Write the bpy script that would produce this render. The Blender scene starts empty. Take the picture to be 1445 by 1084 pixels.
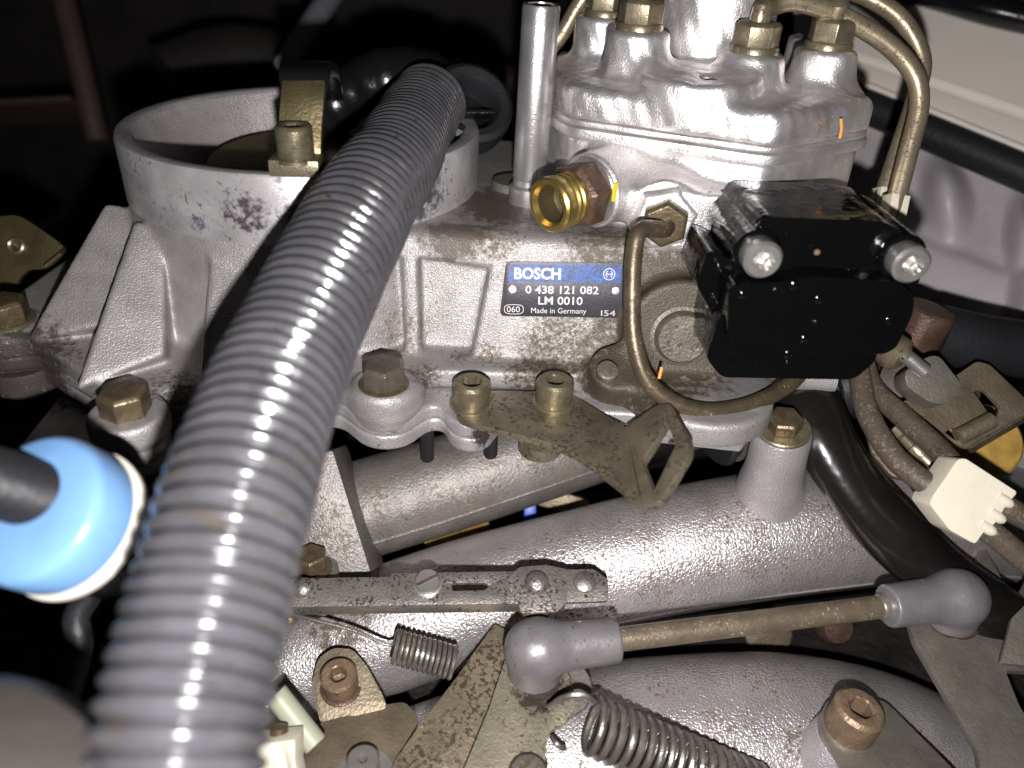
import bpy, bmesh, math, random
import numpy as np
from mathutils import Vector, Matrix

# ------------------------------------------------------------------ camera, world, light
random.seed(7)
scene = bpy.context.scene
COL = scene.collection
ZOFF = 500.0                      # scene is laid out in millimetres about the lens; lifted 0.5 m
FPX, CXP, CYP = 1092.0, 722.5, 542.0
PITCH, ROLL = math.radians(32), math.radians(3)
cF = np.array([0, math.cos(PITCH), -math.sin(PITCH)])
_u0 = np.array([0, math.sin(PITCH), math.cos(PITCH)]); _r0 = np.array([1.0, 0, 0])
cR = _r0 * math.cos(ROLL) + _u0 * math.sin(ROLL)
cU = -_r0 * math.sin(ROLL) + _u0 * math.cos(ROLL)

cam_d = bpy.data.cameras.new('camera')
cam = bpy.data.objects.new('camera', cam_d); COL.objects.link(cam)
cam_d.sensor_width = 36.0
cam_d.lens = 36.0 * FPX / 1445.0
cam_d.clip_start = 0.01; cam_d.clip_end = 20
m3 = Matrix(((cR[0], cU[0], -cF[0]), (cR[1], cU[1], -cF[1]), (cR[2], cU[2], -cF[2])))
cam.matrix_world = Matrix.Translation((0, 0, ZOFF / 1000)) @ m3.to_4x4()
cam_d.dof.use_dof = True
cam_d.dof.focus_distance = 0.268
cam_d.dof.aperture_fstop = 7.0
scene.camera = cam

world = bpy.data.worlds.new('World'); scene.world = world; world.use_nodes = True
bg = world.node_tree.nodes['Background']
bg.inputs[0].default_value = (0.92, 0.9, 1.0, 1); bg.inputs[1].default_value = 0.008

fl = bpy.data.lights.new('phone_flash', 'POINT')
fl.energy = 5.1; fl.shadow_soft_size = 0.003; fl.color = (1.0, 0.968, 0.972)
flo = bpy.data.objects.new('phone_flash', fl); COL.objects.link(flo)
_fp = 3 * cR - 28 * cU - 3 * cF
flo.location = (_fp[0] / 1000, _fp[1] / 1000, (_fp[2] + ZOFF) / 1000)

vs = scene.view_settings
vs.view_transform = 'Standard'; vs.look = 'None'; vs.exposure = 0.0; vs.gamma = 1.0
vs.use_curve_mapping = False
scene.cycles.max_bounces = 6
scene.cycles.sample_clamp_indirect = 4.0

# ------------------------------------------------------------------ points
def ray(x, y): return cF + (x - CXP) / FPX * cR - (y - CYP) / FPX * cU
def D(x, y, d): return d * ray(x, y)                       # at a depth in mm
def PZ(x, y, z): v = ray(x, y); return v * (z / v[2])      # on a horizontal plane
def PY(x, y, Y): v = ray(x, y); return v * (Y / v[1])      # on a vertical plane
def A(*p): return np.array(p, float)
def unit(v): v = np.asarray(v, float); return v / np.linalg.norm(v)

# ------------------------------------------------------------------ mesh building
class MB:
    def __init__(s): s.v = []; s.f = []
    def add(s, verts, faces):
        o = len(s.v); s.v += [tuple(map(float, p)) for p in verts]
        s.f += [tuple(i + o for i in q) for q in faces]; return s
    def loft(s, rings, cap0=True, cap1=True, closed=False):
        n = len(rings[0]); V = [p for r in rings for p in r]; Fq = []
        R = len(rings)
        for i in range(R if closed else R - 1):
            a, b = i * n, ((i + 1) % R) * n
            for j in range(n):
                k = (j + 1) % n; Fq.append((a + j, a + k, b + k, b + j))
        if not closed:
            if cap0: Fq.append(tuple(range(n - 1, -1, -1)))
            if cap1: Fq.append(tuple((R - 1) * n + j for j in range(n)))
        return s.add(V, Fq)

def frame(axis, ref=None):
    a = unit(axis)
    if ref is None: ref = A(0, 0, 1) if abs(a[2]) < 0.9 else A(1, 0, 0)
    x = unit(np.cross(ref, a)); y = np.cross(a, x); return x, y, a

def shape_r(kind, t):
    if kind == 'hex':
        q = (t % (math.pi / 3)) - math.pi / 6; return math.cos(math.pi / 6) / math.cos(q)
    if kind == 'torx': return 1.0 + 0.13 * math.cos(6 * t)
    return 1.0

def lathe(p, axis, prof, n=40, rot=0.0, m=None, ref=None, cap=True):
    m = m or MB(); x, y, a = frame(axis, ref); p = np.asarray(p, float); rings = []
    for e in prof:
        r, h = e[0], e[1]; k = e[2] if len(e) > 2 else None
        ring = []
        for i in range(n):
            t = 2 * math.pi * i / n
            rr = max(r, 1e-4) * shape_r(k, t)
            ring.append(p + a * h + rr * (x * math.cos(t + rot) + y * math.sin(t + rot)))
        rings.append(ring)
    return m.loft(rings, cap and prof[0][0] > 1e-3, cap and prof[-1][0] > 1e-3)

def spline(pts, n):
    P = [np.asarray(p, float) for p in pts]
    P = [2 * P[0] - P[1]] + P + [2 * P[-1] - P[-2]]; out = []
    segs = len(P) - 3
    for i in range(segs):
        a, b, c, d = P[i:i + 4]
        for k in range(n):
            t = k / n
            out.append(0.5 * (2 * b + (c - a) * t + (2 * a - 5 * b + 4 * c - d) * t * t + (3 * b - a - 3 * c + d) * t ** 3))
    out.append(P[-2]); return out

def resample(pts, step):
    pts = np.array(pts); L = np.r_[0, np.cumsum(np.linalg.norm(np.diff(pts, axis=0), axis=1))]
    n = max(2, int(L[-1] / step) + 1); s = np.linspace(0, L[-1], n)
    return np.stack([np.interp(s, L, pts[:, k]) for k in range(3)], 1), s

def tube(path, r, n=20, m=None, cap=True, flat=1.0, up=None):
    m = m or MB(); path = np.array(path, float); k = len(path)
    T = np.gradient(path, axis=0); T /= np.linalg.norm(T, axis=1)[:, None]
    x = frame(T[0], up)[0]; rings = []
    for i in range(k):
        x = x - T[i] * np.dot(x, T[i]); x = unit(x); y = np.cross(T[i], x)
        rr = r[i] if hasattr(r, '__len__') else r
        rings.append([path[i] + rr * (x * math.cos(2 * math.pi * j / n) + flat * y * math.sin(2 * math.pi * j / n)) for j in range(n)])
    return m.loft(rings, cap, cap)

def box(c, ax, ay, az, hx, hy, hz, m=None):
    m = m or MB(); c = np.asarray(c, float)
    V = [c + sx * hx * ax + sy * hy * ay + sz * hz * az for sx in (-1, 1) for sy in (-1, 1) for sz in (-1, 1)]
    return m.add(V, [(0, 1, 3, 2), (4, 6, 7, 5), (0, 4, 5, 1), (2, 3, 7, 6), (0, 2, 6, 4), (1, 5, 7, 3)])

def plate(outer, thick, holes=(), nrm=None, down=None, m=None):
    """flat plate from 3-D outline points, top face through the outline's best plane, thickness away from `nrm`"""
    m = m or MB(); O = np.array(outer, float); c = O.mean(0)
    _, _, vt = np.linalg.svd(O - c); n = vt[2]
    if nrm is None: nrm = -cF
    if n @ nrm < 0: n = -n
    flatp = lambda Q: [q - n * ((q - c) @ n) for q in np.array(Q, float)]
    loops = [flatp(O)] + [flatp(h) for h in holes]
    bm = bmesh.new(); edges = []
    for L in loops:
        vs_ = [bm.verts.new(q) for q in L]
        edges += [bm.edges.new((vs_[i], vs_[(i + 1) % len(vs_)])) for i in range(len(vs_))]
    bmesh.ops.triangle_fill(bm, edges=edges, use_beauty=True, use_dissolve=False)
    bm.normal_update(); bm.verts.index_update()
    tops = [np.array(v.co) for v in bm.verts]; N = len(tops)
    tri = []
    for f in bm.faces:
        idx = [v.index for v in f.verts]
        if np.array(f.normal) @ n < 0: idx.reverse()
        tri.append(tuple(idx))
    bm.free()
    V = tops + [t - n * thick for t in tops]
    Fq = list(tri) + [tuple(i + N for i in reversed(t)) for t in tri]
    cnt = {}
    for t in tri:
        for i in range(3): cnt[(t[i], t[(i + 1) % 3])] = 1
    for (a, b) in cnt:
        if (b, a) not in cnt: Fq.append((b, a, a + N, b + N))
    return m.add(V, Fq)

def onplane(px, p0, p1, p2):
    n = unit(np.cross(p1 - p0, p2 - p0)); return [ray(x, y) * ((p0 @ n) / (ray(x, y) @ n)) for x, y in px]

def rounded(poly, r, seg=5):
    P = [np.asarray(p, float) for p in poly]; out = []; n = len(P)
    rs = r if hasattr(r, '__len__') else [r] * n
    for i in range(n):
        a, b, c = P[i - 1], P[i], P[(i + 1) % n]
        u, v = a - b, c - b; lu, lv = np.linalg.norm(u), np.linalg.norm(v)
        q = min(rs[i], lu * .45, lv * .45)
        if q <= 0: out.append(b); continue
        s, e = b + u / lu * q, b + v / lv * q
        for k in range(seg + 1):
            t = k / seg; out.append((1 - t) ** 2 * s + 2 * t * (1 - t) * b + t * t * e)
    return out

# ------------------------------------------------------------------ signed-distance castings
class Field:
    def __init__(s, lo, hi, h):
        s.lo = np.array(lo, np.float32); s.h = h
        n = [int((hi[i] - lo[i]) / h) + 1 for i in range(3)]
        ax = [(lo[i] + h * np.arange(n[i])).astype(np.float32) for i in range(3)]
        s.X = ax[0][:, None, None]; s.Y = ax[1][None, :, None]; s.Z = ax[2][None, None, :]
        s.F = np.full(n, 1e3, np.float32)
    def cyl(s, p, axis, r0, h0, h1, r1=None, rnd=0.0):
        a = unit(axis); r1 = r0 if r1 is None else r1
        dx, dy, dz = s.X - p[0], s.Y - p[1], s.Z - p[2]
        t = dx * a[0] + dy * a[1] + dz * a[2]
        rr = np.sqrt(np.maximum(dx * dx + dy * dy + dz * dz - t * t, 0))
        R = r0 + (r1 - r0) * np.clip((t - h0) / (h1 - h0), 0, 1)
        c = (h1 - h0) / math.hypot(h1 - h0, r1 - r0)
        q1 = (rr - R) * c + rnd; q2 = np.maximum(h0 - t, t - h1) + rnd
        return np.minimum(np.maximum(q1, q2), 0) + np.sqrt(np.maximum(q1, 0) ** 2 + np.maximum(q2, 0) ** 2) - rnd
    def planes(s, pl, rnd=0.0):
        """convex body from (point, outward normal) pairs"""
        d = None
        for p, n in pl:
            n = unit(n); e = (s.X - p[0]) * n[0] + (s.Y - p[1]) * n[1] + (s.Z - p[2]) * n[2]
            d = e if d is None else (smax(d, e, rnd) if rnd else np.maximum(d, e))
        return d
    def poly(s, pts, z0, z1, rnd=0.0, top=None):
        P = [A(*p) for p in pts]; c = sum(P) / len(P); pl = []
        for i in range(len(P)):
            a, b = P[i], P[(i + 1) % len(P)]; e = b - a; n = A(e[1], -e[0])
            if n @ (c - a) > 0: n = -n
            pl.append((A(a[0], a[1], 0), A(n[0], n[1], 0)))
        d = s.planes(pl, rnd)
        return smax(d, np.maximum(z0 - s.Z, s.Z - z1), top or rnd) if rnd else np.maximum(d, np.maximum(z0 - s.Z, s.Z - z1))
    def prism(s, pts, depth, nrm, rnd=0.0):
        P = np.array(pts, float); c = P.mean(0); n = np.linalg.svd(P - c)[2][2]
        if n @ nrm < 0: n = -n
        pl = [(c, n), (c - n * depth, -n)]
        for i in range(len(P)):
            e = P[(i + 1) % len(P)] - P[i]; q = np.cross(e, n)
            if q @ (c - P[i]) > 0: q = -q
            pl.append((P[i], q))
        return s.planes(pl, rnd)
    def add(s, d, k=0.0): s.F = smin(s.F, d, k) if k else np.minimum(s.F, d)
    def cut(s, d, k=0.0): s.F = smax(s.F, -d, k) if k else np.maximum(s.F, -d)
    def mesh(s):
        F = s.F; sg = F < 0
        S = np.zeros([n - 1 for n in F.shape], np.int8)
        offs = [(i, j, k) for i in (0, 1) for j in (0, 1) for k in (0, 1)]
        nx, ny, nz = F.shape
        for o in offs: S += sg[o[0]:nx - 1 + o[0], o[1]:ny - 1 + o[1], o[2]:nz - 1 + o[2]]
        ci = np.argwhere((S > 0) & (S < 8))
        val = np.stack([F[ci[:, 0] + o[0], ci[:, 1] + o[1], ci[:, 2] + o[2]] for o in offs], 1)
        acc = np.zeros((len(ci), 3)); cnt = np.zeros(len(ci))
        for a in range(8):
            for b in range(a + 1, 8):
                da = np.array(offs[b]) - np.array(offs[a])
                if np.abs(da).sum() != 1: continue
                va, vb = val[:, a], val[:, b]; cr = (va < 0) != (vb < 0)
                t = np.where(cr, va / np.where(cr, va - vb, 1), 0)
                acc[cr] += np.array(offs[a]) + t[cr, None] * da; cnt[cr] += 1
        V = s.lo + (ci + acc / cnt[:, None]) * s.h
        idx = np.full(S.shape, -1, np.int32); idx[tuple(ci.T)] = np.arange(len(ci))
        Q = []
        for ax in range(3):
            sl = [slice(1, n - 1) for n in F.shape]; sl2 = list(sl)
            sl[ax] = slice(0, F.shape[ax] - 1); sl2[ax] = slice(1, F.shape[ax])
            a, b = sg[tuple(sl)], sg[tuple(sl2)]
            e = np.argwhere(a != b); off = np.ones(3, int); off[ax] = 0; g = e + off
            u, w = (ax + 1) % 3, (ax + 2) % 3
            eu = np.eye(3, dtype=int)[u]; ew = np.eye(3, dtype=int)[w]
            q = np.stack([idx[tuple((g - eu - ew).T)], idx[tuple((g - ew).T)], idx[tuple(g.T)], idx[tuple((g - eu).T)]], 1)
            flip = ~a[tuple(e.T)]
            q[flip] = q[flip][:, ::-1]; Q.append(q)
        Q = np.concatenate(Q); Q = Q[(Q >= 0).all(1)]
        m = MB(); m.v = V.tolist(); m.f = Q.tolist(); m.dense = True
        return m

def smin(a, b, k):
    h = np.clip(0.5 + 0.5 * (b - a) / k, 0, 1); return b + (a - b) * h - k * h * (1 - h)
def smax(a, b, k): return -smin(-a, -b, k)

# ------------------------------------------------------------------ objects
THINGS = []
def thing(name, label, cat, group=None):
    o = bpy.data.objects.new(name, None); COL.objects.link(o); o.empty_display_size = 0.01
    o['label'] = label; o['category'] = cat
    if group: o['group'] = group
    THINGS.append(o); return o

def obj(name, m, mat, parent=None, bevel=0.0, seg=2, ang=38, label=None, kind=None, flat=False):
    me = bpy.data.meshes.new(name)
    V = np.array(m.v, float); V[:, 2] += ZOFF; V *= 0.001
    me.from_pydata(V.tolist(), [], m.f)
    dense = getattr(m, 'dense', False)
    if dense:
        me.polygons.foreach_set('use_smooth', [True] * len(me.polygons))
    else:
        bm = bmesh.new(); bm.from_mesh(me)
        bmesh.ops.recalc_face_normals(bm, faces=bm.faces)
        if bevel:
            es = [e for e in bm.edges if len(e.link_faces) == 2 and e.calc_face_angle(0) > math.radians(30)]
            bmesh.ops.bevel(bm, geom=es, offset=bevel / 1000, segments=seg, profile=0.6, affect='EDGES', clamp_overlap=True)
        for f in bm.faces: f.smooth = not flat
        for e in bm.edges:
            if len(e.link_faces) == 2 and e.calc_face_angle(0) > math.radians(ang): e.smooth = False
        bm.to_mesh(me); bm.free()
    me.materials.append(mat); me.update()
    o = bpy.data.objects.new(name, me); COL.objects.link(o)
    if parent is not None: o.parent = parent
    if label: o['label'] = label
    if kind: o['kind'] = kind
    return o

def single(name, m, mat, label, cat, group=None, **k):
    o = obj(name, m, mat, None, **k); o['label'] = label; o['category'] = cat
    if group: o['group'] = group
    THINGS.append(o); return o

def finish():
    def meshes(o): return ([o] if o.type == 'MESH' else []) + [q for c in o.children for q in meshes(c)]
    for t in THINGS:
        ms = meshes(t)
        if not ms: continue
        lo = np.min([np.min([v.co for v in (o.data.vertices)], axis=0) for o in ms], axis=0)
        hi = np.max([np.max([v.co for v in (o.data.vertices)], axis=0) for o in ms], axis=0)
        base = Vector(((lo[0] + hi[0]) / 2, (lo[1] + hi[1]) / 2, lo[2]))
        for o in ms: o.data.transform(Matrix.Translation(-base))
        t.location = base

# ------------------------------------------------------------------ materials
def mat(name, col, rough=0.5, metal=0.0, bump=None, var=None, specks=(), stains=(), coat=0.0, spec=0.5, rvar=0.0, sss=0.0, brushed=None):
    """bump=(mm, strength); var=(mm, amount); specks=[(colour, mm, threshold, region mm, region threshold)];
       stains=[(centre mm, radius mm, colour, grain mm, amount)]"""
    M = bpy.data.materials.new(name); M.use_nodes = True
    nt = M.node_tree; N, L = nt.nodes, nt.links
    b = N['Principled BSDF']
    geo = N.new('ShaderNodeNewGeometry'); pos = geo.outputs['Position']
    def noise(mm, det=3, rough_=0.55, vec=None):
        n = N.new('ShaderNodeTexNoise'); n.inputs['Scale'].default_value = 1000.0 / mm
        n.inputs['Detail'].default_value = det; n.inputs['Roughness'].default_value = rough_
        L.new(vec or pos, n.inputs['Vector']); return n.outputs['Fac']
    def ramp(src, a, c):
        r = N.new('ShaderNodeMapRange'); r.inputs['From Min'].default_value = a; r.inputs['From Max'].default_value = c
        r.clamp = True; L.new(src, r.inputs['Value']); return r.outputs['Result']
    def mul(x, y):
        q = N.new('ShaderNodeMath'); q.operation = 'MULTIPLY'
        for i, s in enumerate((x, y)):
            if isinstance(s, (int, float)): q.inputs[i].default_value = s
            else: L.new(s, q.inputs[i])
        return q.outputs[0]
    def mix(f, a, c):
        q = N.new('ShaderNodeMix'); q.data_type = 'RGBA'
        L.new(f, q.inputs['Factor'])
        for s, i in ((a, 6), (c, 7)):
            if isinstance(s, tuple): q.inputs[i].default_value = (*s, 1)
            else: L.new(s, q.inputs[i])
        return q.outputs[2]
    cur = tuple(col); masks = []
    if var:
        f = ramp(noise(var[0], 4), 0.3, 0.7)
        lo = tuple(c * (1 - var[1]) for c in col); hi = tuple(min(1, c * (1 + var[1])) for c in col)
        cur = mix(f, lo, hi)
    for (c2, mm, th, rmm, rth) in specks:
        f = ramp(noise(mm, 3, 0.6), th, th + 0.06)
        if rmm: f = mul(f, ramp(noise(rmm, 2), rth, rth + 0.12))
        cur = mix(f, cur, tuple(c2)); masks.append(f)
    for (c, rad, c2, gmm, amt) in stains:
        d = N.new('ShaderNodeVectorMath'); d.operation = 'DISTANCE'; L.new(pos, d.inputs[0])
        d.inputs[1].default_value = (c[0] / 1000, c[1] / 1000, (c[2] + ZOFF) / 1000)
        f = ramp(d.outputs['Value'], rad / 1000, rad * 0.35 / 1000)
        f = mul(f, amt)
        q = N.new('ShaderNodeMath'); q.operation = 'ADD'; L.new(f, q.inputs[0]); L.new(noise(gmm, 4, 0.65), q.inputs[1])
        f = mul(ramp(q.outputs[0], 0.78, 1.0), 1.0)
        cur = mix(f, cur, tuple(c2)); masks.append(f)
    if isinstance(cur, tuple): b.inputs['Base Color'].default_value = (*cur, 1)
    else: L.new(cur, b.inputs['Base Color'])
    b.inputs['Metallic'].default_value = metal
    b.inputs['Roughness'].default_value = rough
    if rvar:
        r = N.new('ShaderNodeMapRange'); L.new(noise(6, 4), r.inputs['Value'])
        r.inputs['From Min'].default_value = .3; r.inputs['From Max'].default_value = .7
        r.inputs['To Min'].default_value = max(.03, rough - rvar); r.inputs['To Max'].default_value = min(1, rough + rvar)
        L.new(r.outputs['Result'], b.inputs['Roughness'])
    if metal and masks:
        acc = None
        for f in masks:
            q = N.new('ShaderNodeMath'); q.operation = 'MAXIMUM'
            L.new(f, q.inputs[0])
            if acc: L.new(acc, q.inputs[1])
            else: q.inputs[1].default_value = 0
            acc = q.outputs[0]
        r = N.new('ShaderNodeMapRange'); L.new(acc, r.inputs['Value'])
        r.inputs['To Min'].default_value = metal; r.inputs['To Max'].default_value = 0.05
        L.new(r.outputs['Result'], b.inputs['Metallic'])
    b.inputs['Specular IOR Level'].default_value = spec
    if coat:
        b.inputs['Coat Weight'].default_value = coat; b.inputs['Coat Roughness'].default_value = 0.08
    if sss:
        b.inputs['Subsurface Weight'].default_value = sss; b.inputs['Subsurface Radius'].default_value = (.004, .003, .002)
        b.inputs['Subsurface Scale'].default_value = 0.5
    prev = None
    hs = []
    if bump: hs.append((noise(bump[0], 2, 0.5), bump[1], bump[0] * 0.00055))
    if brushed:
        mp = N.new('ShaderNodeMapping'); mp.inputs['Scale'].default_value = brushed[2]
        mp.inputs['Rotation'].default_value = (0, 0, 0)
        L.new(pos, mp.inputs['Vector'])
        hs.append((noise(brushed[0], 2, 0.6, mp.outputs['Vector']), brushed[1], 0.00015))
    for h, st, dist in hs:
        bn = N.new('ShaderNodeBump'); bn.inputs['Strength'].default_value = st; bn.inputs['Distance'].default_value = dist
        L.new(h, bn.inputs['Height'])
        if prev: L.new(prev, bn.inputs['Normal'])
        prev = bn.outputs['Normal']
    if prev: L.new(prev, b.inputs['Normal'])
    return M

GRIME = (0.055, 0.042, 0.03); BRN = (0.12, 0.085, 0.05); OIL = (0.02, 0.016, 0.012)
M = {}
M['cast'] = mat('cast_aluminium', (.365, .345, .335), .45, .45, (.55, 1.0), (9, .16),
                specks=[(BRN, 1.2, .62, 20, .50), (GRIME, .8, .66, 12, .52)],
                stains=[(PY(955, 450, 236), 42, (.075, .057, .038), 4, .72), (PY(845, 545, 222), 16, GRIME, 3, .62),
                        (PZ(720, 290, -96), 36, (.10, .085, .07), 4, .62), (PZ(640, 330, -96), 20, (.12, .10, .085), 4, .55),
                        (PY(700, 330, 247), 20, BRN, 2, .38), (PY(860, 345, 247), 26, (.11, .09, .065), 2.4, .5), (PY(790, 490, 240), 28, (.10, .075, .04), 1.5, .40), (PY(840, 500, 236), 16, (.09, .065, .04), 1.6, .42),
                        (PY(690, 500, 238), 10, BRN, 1.4, .40), (PZ(760, 528, -138), 22, (.075, .055, .035), 1.7, .46), (PZ(600, 530, -138), 14, (.09, .07, .05), 1.5, .42), (PY(880, 540, 220), 26, (.06, .046, .03), 2.6, .58), (PY(570, 470, 243), 20, (.14, .11, .08), 1.4, .36), (PY(650, 515, 238), 12, GRIME, 1.6, .36),
                        (PZ(245, 545, -138), 20, GRIME, 1.6, .36), (PZ(90, 500, -137), 16, BRN, 1.6, .36), (PZ(40, 515, -145), 30, (.07, .06, .055), 3, .55)])
M['lowcast'] = mat('lower_cast_aluminium', (.44, .415, .415), .42, .5, (1.0, .5), (8, .15), specks=[(GRIME, 1.5, .60, 11, .48)],
                   stains=[(PY(690, 620, 206), 9, (.04, .03, .025), 3, .75), (PZ(40, 520, -150), 36, (.06, .05, .045), 4, .6)])
M['ring'] = mat('machined_aluminium', (.46, .44, .44), .36, .45, (.5, .15), (14, .25),
                specks=[((.22, .22, .25), 4, .60, 18, .5), ((.13, .12, .12), 1.6, .56, 13, .47)],
                stains=[(PY(345, 305, 233), 13, (.06, .05, .055), 2.2, .46), (PY(250, 290, 250), 14, (.11, .11, .14), 2.6, .42), (PY(625, 285, 250), 22, (.06, .058, .06), 4, .62), (PY(290, 310, 240), 9, (.09, .09, .11), 2.2, .45), (PY(420, 310, 234), 10, (.06, .055, .055), 2, .5)],
                brushed=(2.2, .35, (1, 1, 6)))
M['funnel'] = mat('funnel_cast', (.44, .405, .395), .45, .4, (.7, 1.0), (10, .15))
M['bright'] = mat('bright_aluminium', (.84, .805, .80), .40, .80, (.6, .6), (12, .14),
                  specks=[((.38, .30, .23), 2.2, .63, 14, .5), ((.20, .15, .11), .9, .70, 10, .5)], brushed=(1.3, .35, (1, 1, .25)), rvar=.08)
M['runner'] = mat('runner_cast', (.60, .565, .565), .38, .75, (.8, 1.0), (14, .15),
                  specks=[((.17, .12, .075), 1.2, .54, 20, .45), (GRIME, .9, .63, 9, .47)],
                  stains=[(D(1060, 690, 285), 17, (.13, .095, .06), 1.6, .42), (D(1190, 700, 285), 15, (.10, .075, .05), 2, .45), (D(900, 735, 285), 20, (.15, .11, .07), 1.4, .36),
                          (D(480, 880, 280), 24, (.12, .095, .07), 3, .45), (D(1330, 1000, 262), 22, (.14, .10, .065), 1.4, .40), (D(820, 965, 262), 14, (.09, .07, .05), 2, .45), (D(1130, 1050, 258), 12, (.09, .07, .05), 1.6, .42)])
M['runner_smooth'] = mat('boss_cast', (.56, .525, .535), .42, .65, (.8, .7), (10, .1))
M['pipe_dull'] = mat('dull_pipe', (.25, .23, .215), .5, .55, (.8, .7), (10, .2), specks=[((.17, .14, .11), 2.2, .52, 18, .42), ((.09, .068, .05), 1.1, .60, 9, .45)])
M['zinc'] = mat('yellow_zinc', (.26, .222, .155), .44, .75, (.8, .3), (8, .25), specks=[((.045, .036, .024), 1.3, .50, 9, .40), ((.5, .46, .36), 1.0, .72, 8, .55)])
M['olive'] = mat('olive_plate', (.27, .225, .155), .48, .65, (1, .4), (12, .2), specks=[((.055, .04, .024), 1.7, .50, 14, .38), ((.27, .235, .10), 2.2, .64, 10, .48), ((.27, .24, .22), 1.5, .68, 8, .5)])
M['olive_pale'] = mat('pale_olive_plate', (.30, .268, .195), .48, .6, (1, .4), (10, .15), specks=[((.075, .06, .038), 1.5, .555, 12, .40), ((.33, .27, .08), 2.4, .63, 10, .5)],
                      stains=[(D(765, 965, 246), 15, (.035, .025, .018), 3, .62)])
M['tanplate'] = mat('tan_plate', (.22, .178, .12), .5, .55, (1.3, .4), (9, .25), specks=[((.12, .09, .055), 1.4, .60, 12, .45)])
M['railsteel'] = mat('pitted_steel', (.34, .31, .285), .42, .78, (.8, .4), (7, .15), specks=[((.04, .03, .024), 1.1, .52, 9, .38)])
M['steel'] = mat('zinc_steel', (.52, .50, .47), .32, .8, (.6, .2), (5, .15))
M['greysteel'] = mat('grey_steel', (.27, .245, .21), .45, .65, (1.2, .3), (10, .2), specks=[((.14, .11, .08), 2, .6, 14, .48)])
M['boltbrown'] = mat('browned_bolt', (.16, .12, .072), .38, .6, (1.0, .3), (3, .3), specks=[((.07, .05, .03), 1.6, .6, 6, .45)])
M['boltgrey'] = mat('dark_bolt', (.17, .14, .11), .4, .6, (1, .3), (3, .2))
M['gold'] = mat('gold_zinc', (.28, .24, .16), .36, .75, (.7, .25), (4, .25), specks=[((.09, .07, .045), 1.2, .55, 6, .42)])
M['nut'] = mat('nut_zinc', (.30, .255, .17), .33, .7, (.6, .2), (4, .25), specks=[((.16, .12, .07), 1.0, .62, 5, .45)])
M['cap_tan'] = mat('tan_crusted_bolt', (.24, .165, .105), .45, .45, (1.2, .5), (4, .25), specks=[((.12, .05, .025), 2.2, .60, 6, .45)])
M['tube'] = mat('tube_aluminium', (.55, .53, .53), .34, .8, (.6, .3), (9, .2), specks=[((.25, .22, .2), 1.5, .64, 12, .5)])
M['dirtysteel'] = mat('dirty_steel', (.15, .13, .105), .5, .4, (1.0, .5), (5, .3), specks=[((.05, .04, .028), 1.6, .55, 6, .42)])
M['brass'] = mat('brass', (.58, .42, .14), .30, .9, (.8, .1), (4, .15))
M['rust'] = mat('rusty_brown', (.115, .066, .045), .42, .4, (.9, .4), (4, .35), specks=[((.05, .035, .025), 1.5, .55, 6, .42)], spec=.6)
M['line'] = mat('fuel_line_steel', (.37, .305, .205), .36, .65, (.5, .25), (6, .2), specks=[((.10, .075, .045), 1.0, .54, 7, .40)])
M['line_dark'] = mat('dark_fuel_line', (.115, .088, .056), .38, .5, (.5, .25), (6, .3), specks=[((.33, .26, .15), 1.0, .62, 6, .47), ((.04, .03, .02), 1.2, .56, 8, .43)])
M['line_brown'] = mat('brown_line', (.105, .082, .060), .5, .2, (1.2, .4), (7, .2), specks=[((.19, .15, .11), 1.2, .56, 6, .42), ((.05, .04, .03), 1.4, .58, 7, .45)])
M['hose'] = mat('grey_hose_plastic', (.058, .057, .063), .20, .0, (4.0, .10), (14, .25), specks=[((.058, .050, .042), 5, .56, 22, .48), ((.024, .022, .022), 2.5, .62, 16, .5)], spec=.8, rvar=.10)
M['blackgloss'] = mat('oily_black_plastic', (.003, .003, .003), .11, 0, (5, .14), None, spec=.6)
M['rubber'] = mat('black_rubber', (.007, .007, .008), .25, 0, (3, .15), None, spec=.45)
M['rubberdull'] = mat('dull_black_rubber', (.016, .016, .018), .5, 0, (2, .2), None, spec=.35)
M['vac'] = mat('black_hose', (.010, .009, .008), .24, 0, (9, .08), (20, .3), spec=.5)
M['greyplastic'] = mat('grey_socket', (.20, .188, .192), .40, .3, (1.5, .15), (7, .14), specks=[((.09, .078, .066), 2.0, .60, 11, .48), ((.28, .265, .265), 1.0, .68, 8, .5)])
M['rod'] = mat('rod_steel', (.21, .165, .115), .42, .45, (.8, .35), (6, .2), specks=[((.40, .33, .23), 1.0, .60, 6, .42), ((.10, .075, .05), 1.3, .55, 7, .42)])
M['spring'] = mat('spring_steel', (.30, .27, .24), .34, .75, (.8, .25), (5, .2), specks=[((.09, .06, .04), 1.0, .62, 6, .5)])
M['white'] = mat('ivory_nylon', (.72, .665, .53), .42, 0, (2, .08), (10, .05), specks=[((.32, .24, .15), 1.4, .70, 7, .57)], sss=.15)
M['cream'] = mat('cream_paint', (.82, .75, .67), .35, 0, (3, .03), (60, .05), specks=[((.22, .18, .15), 2.2, .74, 20, .5)], spec=.4)
M['greypanel'] = mat('grey_panel', (.46, .42, .43), .5, .05, (3, .12), (45, .14), specks=[((.17, .14, .12), 4, .68, 40, .5)])
M['blue'] = mat('blue_plastic', (.16, .315, .56), .30, 0, (6, .05), (18, .10), specks=[((.10, .15, .22), 2.2, .68, 12, .52)], spec=.5)
M['bluetab'] = mat('blue_tab', (.02, .07, .5), .4)
M['creamrim'] = mat('cream_seal', (.62, .58, .49), .45)
M['yellow'] = mat('yellow_plastic', (.42, .26, .06), .42, 0, (2, .2), (6, .25), specks=[((.2, .13, .05), 1.5, .60, 8, .45)])
M['yellowpaint'] = mat('yellow_paint', (.75, .62, .02), .5)
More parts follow.
